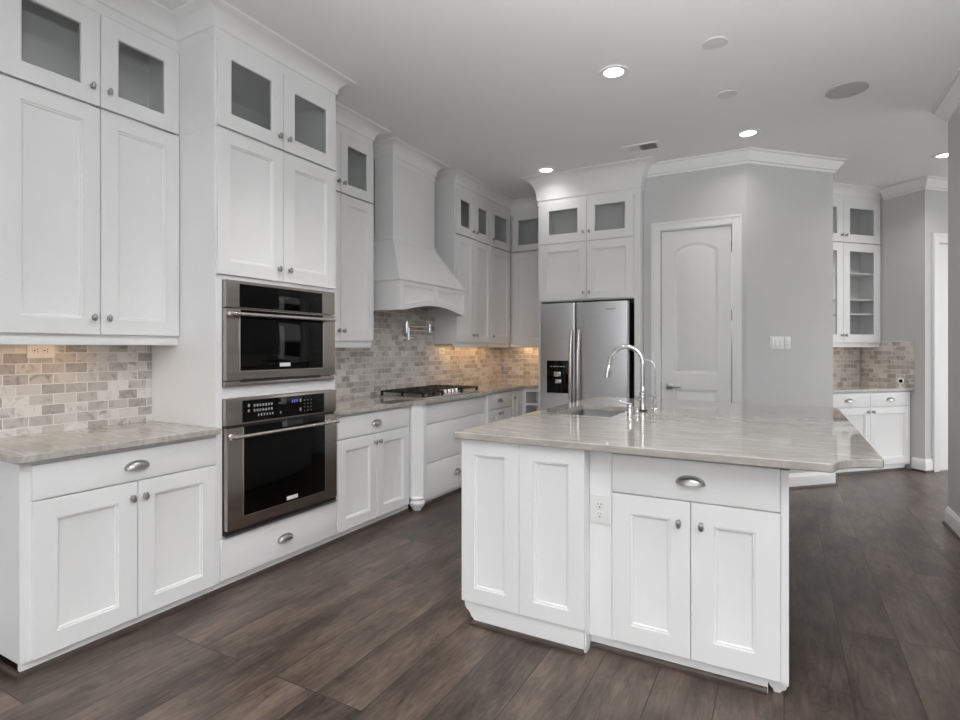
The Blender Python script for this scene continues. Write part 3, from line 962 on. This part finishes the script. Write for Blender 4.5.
mb = MB().box(0.155, 0.232, -0.012, -0.003, 1.035, 1.085, 0.004).box(0.172, 0.238, -0.014, -0.003, 0.965, 1.005, 0.004)
mb.build('dispenser_paddle', HSTEEL, dl)
mb = MB()
for i in range(5):
    mb.box(0.115+i*0.035, 0.135+i*0.035, -0.0046, -0.0038, 1.135, 1.143)
mb.build('dispenser_keys', GRILLE, dl)
MB().box(0.700, 0.800, -0.003, 0.001, 1.712, 1.724).build('badge', DSTEEL, dr_, label='small dark name strip')
MB().box(0.45, 0.62, 0.0, 0.06, h, h+0.014, 0.003).build('hinge_cover', BPLAST, c)

# ================================================================= COUNTERTOPS AND TILE
c = MB().prism([(XL+0.002, 1.012), (-2.645, 1.012), (-2.628, 1.018), (-2.622, 1.034), (-2.622, 1.903), (XL+0.002, 1.903)], 0.867, 0.900, 'z', 0.004).build('countertop', STONE)
tag(c, 'short polished beige stone countertop on the near left base cabinet', 'countertop')
poly = [(XL+0.002, 2.811), (-2.628, 2.811), (-2.628, 3.650), (-2.557, 3.715), (-2.555, 4.890), (-2.628, 4.955), (-2.628, 5.835), (-2.618, 5.855),
        (-2.322, 5.855), (-2.322, YB-0.002), (XL+0.002, YB-0.002)]
c = MB().prism(poly, 0.867, 0.900, 'z', 0.004).build('countertop', STONE)
tag(c, 'long polished stone countertop around the corner, holding the cooktop', 'countertop')


def splash(label, loc, rot, length, z0, z1, holes=()):
    o = MB().box(0, length, -0.010, 0, z0, z1).build('tile_backsplash', TILE)
    return tag(o, label, 'backsplash', None, (loc[0], loc[1], 0), rot)


splash('marble brick tile backsplash above the near left countertop', (XL+0.001, 1.042), R90, 1.903-1.042, 0.9, 1.3395)
# long splash, higher behind the cooktop
o = MB().prism([(0, 0.9), (YB-2.813-0.01, 0.9), (YB-2.813-0.01, 1.3395), (4.886-2.811, 1.3395), (4.886-2.811, 1.745), (3.584-2.811, 1.745), (3.584-2.811, 1.3295), (0, 1.3295)], -0.010, 0, 'y').build('tile_backsplash', TILE)
tag(o, 'long marble brick tile backsplash behind the cooktop and under the hood', 'backsplash', None, (XL+0.001, 2.811, 0), R90)
splash('marble brick tile backsplash in the warm lit corner beside the refrigerator', (XL+0.012, YB-0.001), 0, -2.322-XL-0.012, 0.9, 1.3395)

# ================================================================= COOKTOP AND POT FILLER
c = thing('cooktop', 'black gas cooktop with cast iron grates on a steel tray', 'cooktop', (-2.622, HY+0.035, 0.900), R90)
cw2 = 0.475; cd = 0.50
MB().box(-cw2, cw2, 0, cd, 0.0, 0.012, 0.004).build('tray', STEEL, c)
for bx, by, br_ in ((-0.31, 0.13, 0.042), (-0.31, 0.36, 0.05), (0.0, 0.30, 0.06), (0.31, 0.13, 0.04), (0.31, 0.36, 0.05)):
    b_ = MB().lathe([(br_, 0.012), (br_, 0.020), (br_*0.8, 0.024), (br_*0.8, 0.030)], (bx, by, 0), n=20).build('burner', BRASSY, c)
    MB().lathe([(br_*0.75, 0.030), (br_*0.78, 0.034), (br_*0.6, 0.040), (0, 0.041)], (bx, by, 0), n=20).build('burner_cap', IRON, b_)
for gx0, gx1 in ((-0.468, -0.158), (-0.152, 0.152), (0.158, 0.468)):
    y0 = 0.02 if gx0 != -0.152 else 0.125
    y1 = 0.475
    mb = MB(); zt = 0.056; s = 0.009
    for x in (gx0, gx1-2*s):
        mb.box(x, x+2*s, y0, y1, zt-0.014, zt, 0.002)
    for yy in (y0, y1-2*s):
        mb.box(gx0, gx1, yy, yy+2*s, zt-0.014, zt, 0.002)
    for fy in ((0.13, 0.245, 0.36) if y0 < 0.1 else (0.21, 0.30, 0.39)):
        mb.box(gx0, gx1, fy-s, fy+s, zt-0.012, zt+0.003, 0.002)
    xm = (gx0+gx1)/2
    for fx in (xm-0.07, xm, xm+0.07):
        mb.box(fx-s, fx+s, y0, y1, zt-0.012, zt+0.003, 0.002)
    for x in (gx0+s, gx1-s):
        for yy in (y0+s, (y0+y1)/2, y1-s):
            mb.box(x-s, x+s, yy-s, yy+s, 0.012, zt)
    mb.build('grate', IRON, c, label='black cast iron grate')
for i in range(5):
    x = -0.13+i*0.065
    MB().lathe([(0.025, 0.012), (0.025, 0.020), (0.021, 0.022), (0.019, 0.050), (0.016, 0.055), (0, 0.0555)], (x, 0.065, 0), n=18).build('control_knob', HSTEEL, c, label='bright steel knob')

c = thing('pot_filler', 'folding chrome pot filler tap on the tile above the cooktop', 'tap', (XL+0.011, 4.366, 1.428), R90)
mb = MB().lathe([(0.034, 0.0), (0.034, 0.006), (0.028, 0.012), (0.016, 0.016), (0.015, 0.045)], (0, 0, 0), (0, -1, 0), 20)
mb.build('flange', CHROME, c)
MB().tube([(0.0, -0.045, -0.022), (0.0, -0.045, 0.092)], 0.013, 14).build('riser', CHROME, c)
MB().tube([(0, -0.045, 0.0), (0.03, -0.06, 0.0), (0.085, -0.075, 0.008)], [0.013, 0.009, 0.006], 12).build('lever', CHROME, c)
MB().tube([(0, -0.045, 0.078), (0.36, -0.048, 0.078)], 0.0115, 12).tube([(0, -0.045, 0.062), (0, -0.045, 0.098)], 0.017, 14).build('lower_arm', CHROME, c)
MB().tube([(0.36, -0.048, 0.060), (0.36, -0.048, 0.144)], 0.0175, 14).build('elbow', CHROME, c)
MB().tube([(0.36, -0.048, 0.118), (-0.07, -0.075, 0.118)], 0.0115, 12).build('upper_arm', CHROME, c)
mb = MB().tube([(-0.07, -0.075, 0.158), (-0.07, -0.075, 0.082)], 0.0175, 14)
mb.tube([(-0.07, -0.075, 0.085), (-0.07, -0.075, 0.045)], 0.011, 12)
mb.build('spout', CHROME, c)
MB().tube([(-0.07, -0.075, 0.150), (-0.10, -0.105, 0.150)], [0.007, 0.005], 10).build('spout_lever', CHROME, c)

# ================================================================= ISLAND
IZ = 0.922
c = thing('island_cabinet', 'white left end of the island with two tall framed panels on a curved skirt', 'cabinet', (-1.365, 2.31, 0), 0, 'island cabinets')
w = 0.613
mb = MB().box(0, w, 0, 0.80, 0.105, 0.889).box(0, w, 0.80, 1.60, 0.105, 0.62).box(0, 0.02, 0.80, 1.60, 0.62, 0.889).box(w-0.02, w, 0.80, 1.60, 0.62, 0.889).box(0, w, 1.60, 1.95, 0.105, 0.889); mb.build('carcass', CAB, c)
door(c, 0.0, 0.3045, 0.108, 0.887, None, 0.070, name='framed_panel')
door(c, 0.3065, w, 0.108, 0.887, None, 0.070, name='framed_panel')
# skirt with the bracket curve at its left end
sk = [(0.075, 0.022), (0.608, 0.022), (0.608, 0.107), (0.012, 0.107)]
for i in range(9):
    a = pi*1.0-(pi/2)*i/8
    pass
cur = [(0.012, 0.098), (0.016, 0.080), (0.022, 0.070), (0.036, 0.060), (0.046, 0.046), (0.050, 0.036), (0.060, 0.030), (0.064, 0.022)]
sk = [(0.608, 0.022), (0.608, 0.107), (0.012, 0.107)]+cur
MB().prism(sk, -0.010, 0.010, 'y').build('skirt', CAB, c)
MB().box(0.08, w, 0.01, 1.9, 0.0, 0.106).build('toe_board', CAB, c)
MB().sweep([(0.064, 1.9), (0.064, -0.010), (0.608, -0.010)], [(0, 0), (0.016, 0), (0.015, 0.012), (0.009, 0.020), (0, 0.022)]).build('shoe_molding', SHOE, c, label='dark stained shoe moulding')

c = thing('island_cabinet', 'white island cabinet with outlet stile, one wide drawer and two doors', 'cabinet', (-0.751, 2.38, 0), 0, 'island cabinets')
w = 0.767
mb = MB().box(0, w, 0, 1.88, 0.062, 0.889)
mb.box(0, 0.098, -T+0.004, 0, 0.062, 0.889); mb.box(w-0.026, w, -T, 0.0, 0.066, 0.866)
mb.build('carcass', CAB, c)
drawer(c, 0.1005, w-0.0272, 0.706, 0.868)
door(c, 0.1005, 0.4195, 0.066, 0.700, (0.376, 0.612), 0.078)
door(c, 0.4225, w-0.0272, 0.066, 0.700, (0.462, 0.612), 0.085)
mb = MB().box(0.0, w-0.07, 0.006, 0.026, 0.0, 0.064)
mb.build('toe_board', CAB, c)
MB().sweep([(0.0, 0.006), (w-0.072, 0.006)], [(0, 0), (0.016, 0), (0.015, 0.012), (0.009, 0.020), (0, 0.022)]).build('shoe_molding', SHOE, c, label='dark stained shoe moulding')
ft = [(w-0.085, 0.064), (w-0.075, 0.040), (w-0.062, 0.018), (w-0.054, 0.012), (w-0.05, 0.0), (w-0.03, 0.0), (w-0.022, 0.010), (w-0.010, 0.016), (w-0.006, 0.030), (w, 0.034), (w, 0.066), (w-0.085, 0.066)]
MB().prism(ft, 0.028, 0.055, 'y').build('bracket_foot', CAB, c)
MB().box(w-0.03, w+0.004, -0.012, 0.03, 0.8665, 0.8885).build('support_bracket', BRACKET, c, label='grey steel support bracket')

sink_hole = [(-1.255, 3.19), (-0.885, 3.19), (-0.885, 3.80), (-1.255, 3.80)]
poly = [(-1.392, 2.262), (0.148, 2.262), (0.156, 2.275), (0.162, 2.300), (0.176, 2.340), (0.200, 2.375), (0.230, 2.402), (0.270, 2.422), (0.310, 2.434),
        (0.316, 2.448), (0.320, 4.335), (0.30, 4.46), (0.265, 4.505), (-1.392, 4.505)]
c = MB().prism(poly, 0.8895, IZ, 'z', 0.0035, [sink_hole]).build('island_countertop', STONE)
tag(c, 'large polished beige stone island top with scooped right corner', 'countertop')

c = thing('sink', 'rectangular stainless undermount sink set in the island top', 'sink', (-1.07, 3.495, 0.0), 0)
mb = MB(); sx, sy, rr = 0.205, 0.325, 0.03


def rrect(hx_, hy_, r, z, n=5):
    out = []
    for cx, cy, a0 in ((hx_-r, hy_-r, 0), (-hx_+r, hy_-r, pi/2), (-hx_+r, -hy_+r, pi), (hx_-r, -hy_+r, 3*pi/2)):
        for i in range(n+1):
            a = a0+pi/2*i/n
            out.append((cx+r*cos(a), cy+r*sin(a), z))
    return out


L_ = [rrect(sx+0.02, sy+0.02, 0.03, 0.887), rrect(sx-0.012, sy-0.012, 0.03, 0.887), rrect(sx-0.014, sy-0.014, 0.03, 0.73), rrect(sx-0.03, sy-0.03, 0.03, 0.70), rrect(0.05, 0.05, 0.03, 0.695)]
m_ = len(L_[0])
mb.add([p for l in L_ for p in l], [(k_*m_+i, k_*m_+(i+1) % m_, (k_+1)*m_+(i+1) % m_, (k_+1)*m_+i) for k_ in range(len(L_)-1) for i in range(m_)]+[tuple((len(L_)-1)*m_+i for i in range(m_))])
mb.build('basin', SINKM, c)
MB().lathe([(0.045, 0.696), (0.045, 0.699), (0.03, 0.6985), (0.0, 0.698)], (0, 0, 0), n=20).build('drain', CHROME, c)

# main faucet: body at the base, spout arches to the left over the sink
c = thing('kitchen_faucet', 'tall chrome gooseneck kitchen faucet arching over the sink', 'faucet', (-0.793, 3.605, IZ), 0)
MB().lathe([(0.027, 0.0), (0.027, 0.010)], (0, 0, 0), n=24).build('base_ring', BPLAST, c, label='black base ring')
mb = MB().lathe([(0.022, 0.010), (0.021, 0.06), (0.019, 0.10), (0.023, 0.105), (0.023, 0.118), (0.017, 0.125), (0.017, 0.155), (0.0135, 0.165)], (0, 0, 0), n=22)
mb.build('body', CHROME, c)
R_ = 0.108
pts = [(0, 0, 0.15), (0, 0, 0.20), (0, 0, 0.30)]
for i in range(1, 17):
    a = radians(176)*i/16
    pts.append((-R_+R_*cos(a), 0, 0.305+R_*sin(a)))
e = Vector(pts[-1]); dr0 = (e-Vector(pts[-2])).normalized()
pts.append(tuple(e+dr0*0.02))
MB().tube(pts, 0.0155, 16).build('spout', CHROME, c)
e = Vector(pts[-1])
MB().tube([e, e+dr0*0.008, e+dr0*0.04, e+dr0*0.080, e+dr0*0.086], [0.0165, 0.0195, 0.0205, 0.022, 0.018], 16).build('spray_head', CHROME, c)
mb = MB().lathe([(0.015, 0), (0.017, 0.012), (0.017, 0.028), (0.010, 0.034)], (-0.01, -0.015, 0.083), (-0.75, -0.66, 0), 16)
mb.build('valve_cap', CHROME, c)
# cylinder soap pump in front of it
c = thing('soap_dispenser', 'short chrome soap dispenser cylinder standing before the faucet', 'soap dispenser', (-0.795, 3.274, IZ), 0)
MB().lathe([(0.0195, 0), (0.0195, 0.004), (0.0175, 0.006), (0.0175, 0.062), (0.015, 0.066), (0, 0.067)], (0, 0, 0), n=22).build('body', CHROME, c)
MB().tube([(0.012, 0.0, 0.072), (-0.02, 0, 0.075), (-0.05, 0, 0.082), (-0.062, 0, 0.090)], [0.008, 0.007, 0.005, 0.0045], 12).tube([(0, 0, 0.06), (0, 0, 0.078)], 0.008, 12).build('pump_spout', CHROME, c)
c = MB().lathe([(0.019, 0), (0.019, 0.006), (0.013, 0.010), (0.013, 0.030), (0.010, 0.036), (0.010, 0.042), (0, 0.043)], (0, 0, 0), n=20).build('air_switch', CHROME)
tag(c, 'small chrome button between the soap dispenser and the faucet', 'button', None, (-0.782, 3.40, IZ))
c = thing('filter_faucet', 'slim chrome filtered-water tap right of the main faucet', 'faucet', (-0.745, 3.735, IZ), 0)
MB().lathe([(0.020, 0), (0.020, 0.005), (0.012, 0.010), (0.012, 0.035), (0.015, 0.04), (0.015, 0.055), (0.010, 0.062), (0.010, 0.085), (0.013, 0.09), (0.006, 0.10)], (0, 0, 0), n=20).build('body', CHROME, c)
pts = [(0, 0, 0.09), (0, 0, 0.20), (0, 0, 0.275)]
for i in range(1, 11):
    a = radians(150)*i/10
    pts.append((-0.05+0.05*cos(a), 0, 0.275+0.05*sin(a)))
MB().tube(pts, 0.005, 12).build('spout', CHROME, c)
MB().tube([(0, 0, 0.085), (-0.035, 0, 0.092)], [0.005, 0.004], 10).build('lever', CHROME, c)

# ================================================================= OUTLETS AND SWITCHES
OG = 'electrical outlets'


def outlet(label, loc, rot, horiz=False, w=0.075, h=0.118, sockets=True, group=OG):
    c = thing('outlet', label, 'outlet', loc, rot, group)
    if horiz: w, h = h, w
    MB().box(-w/2, w/2, -0.006, 0, -h/2, h/2, 0.002).build('cover_plate', PLAST, c)
    for s in (-1, 1):
        ox, oz = (s*0.021, 0) if horiz else (0, s*0.021)
        r = MB().lathe([(0.0165, 0.006), (0.0165, 0.009), (0.015, 0.0095), (0, 0.0095)], (ox, 0, oz), (0, -1, 0), 18).build('receptacle', PLAST, c)
        mb = MB()
        for a, b_ in ((-0.006, 0.004), (0.006, 0.004), (0.0, -0.008)):
            x, z = (ox+b_, oz+a) if horiz else (ox+a, oz+b_)
            mb.box(x-0.0014-0.0012*(a == 0), x+0.0014+0.0012*(a == 0), -0.0103, -0.009, z-0.003, z+0.003)
        mb.build('slots', SOCKET, r, label='dark slots')
    return c


outlet('white horizontal outlet high on the near left tile backsplash', (XL+0.011, 1.352, 1.312), R90, True)
outlet('white upright outlet on the island beside the wide drawer', (-0.703, 2.3635, 0.620), 0, False, 0.080, 0.124)
outlet('white outlet under the wall cabinet closest to the hood', (XL+0.011, 5.03, 1.300), R90, True)
outlet('white outlet on the long backsplash near the inside corner', (XL+0.011, 5.99, 1.300), R90, True)
outlet('white outlet on the corner backsplash left of the refrigerator', (-2.86, YB-0.012, 1.300), 0, True)


def switch(label, loc, rot, gang):
    c = thing('light_switch', label, 'light switch', loc, rot, 'light switches')
    w = 0.07+0.046*(gang-1); h = 0.118
    MB().box(-w/2, w/2, -0.006, 0, -h/2, h/2, 0.002).build('cover_plate', PLAST, c)
    for i in range(gang):
        x = (i-(gang-1)/2)*0.046
        MB().box(x-0.0165, x+0.0165, -0.009, -0.005, -0.033, 0.033, 0.0015).build('rocker', PLAST, c)
    return c


# on the 45 degree wall: point at distance s from A0
def on_angle(s, z):
    return (A0[0]+s/q2, A0[1]+s/q2, z)


switch('wide white three-rocker switch plate on the grey angled wall', on_angle(0.335, 1.378), pi/4, 3)
switch('narrow white single switch plate right of the wide one', on_angle(0.462, 1.378), pi/4, 1)

# ================================================================= BUTLER'S PANTRY (45 degrees)
BC = 6.345+0.028
p0 = pc(7.114, BC)
c = thing('base_cabinet', 'white base cabinet in the far right niche, two drawers over two doors', 'cabinet', (p0[0], p0[1], 0), pi/4, BG)
w = (NS-7.114)/q2-0.004
fl = (7.114-NL)/q2-0.004
dep = (NB-BC)/q2-0.003
MB().box(-fl, w, 0, dep, 0.055, 0.866).build('carcass', CAB, c)
toe(c, -fl, w-0.06, 0.012, dep)
m_ = (7.957-7.114)/q2
drawer(c, 0.010, m_-0.002, 0.706, 0.852); drawer(c, m_+0.002, w-0.030, 0.706, 0.852)
door(c, 0.010, m_-0.002, 0.075, 0.698, (m_-0.035, 0.650), 0.07); door(c, m_+0.002, w-0.030, 0.075, 0.698, (m_+0.035, 0.650), 0.07)
p1 = pc(NL, BC-0.075)
c = MB().prism([(0.003, 0), ((NS-NL)/q2-0.003, 0), ((NS-NL)/q2-0.003, dep+0.05), (0.003, dep+0.05)], 0.867, 0.896, 'z', 0.003).build('countertop', STONE)
tag(c, 'grey stone countertop in the far right niche', 'countertop', None, (p1[0], p1[1], 0), pi/4)
UC = 6.82+0.028
p2 = pc(7.20, UC)
c = thing('upper_cabinet', 'white glass-door display cabinet in the far right niche, shelves showing inside', 'cabinet', (p2[0], p2[1], 0), pi/4, UG)
w = (NS-7.20)/q2-0.004; dep = (NB-UC)/q2-0.003
mb = MB(); open_box(mb, 0, w, 0, dep, 1.372, 2.505); open_box(mb, 0, w, 0, dep, 2.505, 2.99); mb.box(0, w, 0, dep, 2.975, CB+0.05)
mb.build('carcass', CAB, c)
for z in (1.71, 1.875, 2.175):
    MB().box(0.019, w-0.019, 0.02, dep-0.009, z, z+0.018).build('shelf', CAB, c)
MB().box(0, w-0.01, -0.002, 0.028, 1.340, 1.373, 0.003).build('light_rail', CAB, c)
m_ = (7.996-7.20)/q2
glass_door(c, 0.006, m_-0.002, 1.392, SP-0.006, (m_-0.03, 1.475), 0.088); glass_door(c, m_+0.002, w-0.020, 1.392, SP-0.006, (m_+0.03, 1.475), 0.088)
glass_door(c, 0.006, m_-0.002, SP+0.004, 3.005, (m_-0.03, 2.60), 0.088); glass_door(c, m_+0.002, w-0.020, SP+0.004, 3.005, (m_+0.03, 2.60), 0.088)
crown(c, [(0, 0), (w-0.002, 0)])
pb = pc(NL+0.02, NB-0.0015)
splash('marble brick tile backsplash behind the niche countertop', pb, pi/4, (NS-NL)/q2-0.034, 0.896, 1.3395)
ps = pc(NS-0.0015, NB-0.02)
splash('marble brick tile return on the side wall beside the niche countertop', ps, -pi/4, (NB-6.33)/q2, 0.896, 1.415)

# little camera on the niche countertop
gp = pc(8.62, 6.40)
c = thing('security_camera', 'small white round camera with black lens on the niche countertop', 'camera', (gp[0], gp[1], 0.896), pi/4-0.5)
MB().lathe([(0.032, 0), (0.032, 0.005), (0.012, 0.010), (0.010, 0.040)], (0, 0, 0), n=20).build('stand', PLAST, c)
MB().lathe([(0.0, -0.026), (0.024, -0.024), (0.036, -0.010), (0.038, 0.004), (0.034, 0.018), (0.028, 0.022)], (0, 0, 0.075), (0, -1, 0), 22).build('head', PLAST, c)
MB().lathe([(0.020, 0.020), (0.020, 0.0235), (0.016, 0.0245), (0, 0.0245)], (0, 0, 0.075), (0, -1, 0), 20).build('lens', BGLASS, c, label='black lens')

# ================================================================= CEILING FIXTURES
LG = 'recessed ceiling lights'


def can_light(label, x, y, power=None, visible=True):
    c = thing('recessed_light', label, 'ceiling light', (x, y, CZ), 0, LG)
    MB().lathe([(0.062, -0.001), (0.066, -0.006), (0.090, -0.007), (0.095, -0.003), (0.096, -0.0005)], (0, 0, 0), n=32).build('trim_ring', TRIM, c)
    MB().lathe([(0.0, -0.0035), (0.063, -0.0035), (0.063, -0.001), (0.0, -0.001)], (0, 0, 0), n=32).build('lens', LAMP, c, label='glowing white lens')
    d = bpy.data.lights.new('lamp', 'AREA'); d.shape = 'DISK'; d.size = 0.12; d.energy = power or CAN_POWER; d.color = (1, 0.97, 0.93)
    d.spread = radians(140)
    o = bpy.data.objects.new('lamp', d); COL.objects.link(o); o.parent = c; o.location = (0, 0, -0.012)


can_light('recessed light nearest the camera, above the island', -0.985, 3.615)
can_light('recessed light above the pantry door', -0.268, 5.19, 2.2)
can_light('recessed light above the back left cabinet corner', -2.13, 5.26, 1.2)
can_light('recessed light at the far right edge, half behind the wall', 1.33, 6.67, 7.0)


def disc(name, label, cat, x, y, r, mat, h=0.012, rim=True, group=None):
    c = thing(name, label, cat, (x, y, CZ), 0, group)
    MB().lathe([(r*0.88, -0.0005), (r*0.88, -h), (r*0.93, -h-0.001), (r, -h*0.6), (r, -0.0005)], (0, 0, 0), n=36).build('rim', mat, c)
    MB().lathe([(0, -h*0.9), (r*0.87, -h*0.9), (r*0.87, -0.0006), (0, -0.0006)], (0, 0, 0), n=36).build('cover', mat, c)


disc('ceiling_speaker', 'large round grey speaker grille flush in the ceiling', 'speaker', 0.389, 4.664, 0.130, GRILLE, 0.006)
PLATE = paint('ceiling_plate', (0.70, 0.70, 0.70), 0.7, 0.02, 5)
disc('ceiling_plate', 'pale round ceiling cover nearest the camera', 'ceiling cover', -0.361, 3.567, 0.072, PLATE, 0.006, group='ceiling covers')
disc('ceiling_plate', 'pale round ceiling cover between the near one and the lights', 'ceiling cover', -0.358, 4.321, 0.068, PLATE, 0.006, group='ceiling covers')
c = thing('ceiling_vent', 'small rectangular white air vent in the ceiling', 'vent', (-1.120, 5.088, CZ), 0)
mb = MB().box(-0.155, 0.155, -0.100, -0.078, -0.008, -0.0005).box(-0.155, 0.155, 0.078, 0.100, -0.008, -0.0005).box(-0.155, -0.125, -0.078, 0.078, -0.008, -0.0005).box(0.125, 0.155, -0.078, 0.078, -0.008, -0.0005)
mb.build('frame', TRIM, c)
MB().box(-0.125, 0.125, -0.078, 0.078, -0.002, -0.0006).build('duct', DARK, c, label='dark sheet painted as the shaded duct')  # flat dark sheet, the duct's shade is put into its colour
for i in range(12):
    x = -0.114+i*0.0207
    tl = 0.0035 if i > 4 else -0.006
    MB().add([(x-tl, -0.078, -0.003), (x+tl, -0.078, -0.008), (x+tl, 0.078, -0.008), (x-tl, 0.078, -0.003),
              (x-tl+0.003, -0.078, -0.003), (x+tl+0.003, -0.078, -0.008), (x+tl+0.003, 0.078, -0.008), (x-tl+0.003, 0.078, -0.003)],
             [(0, 1, 2, 3), (7, 6, 5, 4), (0, 4, 5, 1), (1, 5, 6, 2), (2, 6, 7, 3), (3, 7, 4, 0)]).build('louver', TRIM, c)

# ================================================================= WARM LIGHTS UNDER THE WALL CABINETS
WARM = (1.0, 0.60, 0.30)
area_light('under_cabinet_lamp', (XU-0.125, 5.45, 1.368), (0, 0, R90), 1.0, 0.05, 1.6, WARM)
area_light('under_cabinet_lamp', (-2.66, 6.223+0.125, 1.368), (0, 0, 0), 0.6, 0.05, 1.25, WARM)
area_light('under_cabinet_lamp', (XU-0.12, 1.36, 1.368), (0, 0, R90), 0.30, 0.04, 0.35, WARM)
area_light('under_cabinet_lamp', (XU-0.12, 2.92, 1.358), (0, 0, R90), 0.2, 0.04, 0.4, WARM)
pl = pc(7.75, UC+0.17)
area_light('under_cabinet_lamp', (pl[0], pl[1], 1.368), (0, 0, pi/4), 0.6, 0.04, 0.6, WARM)
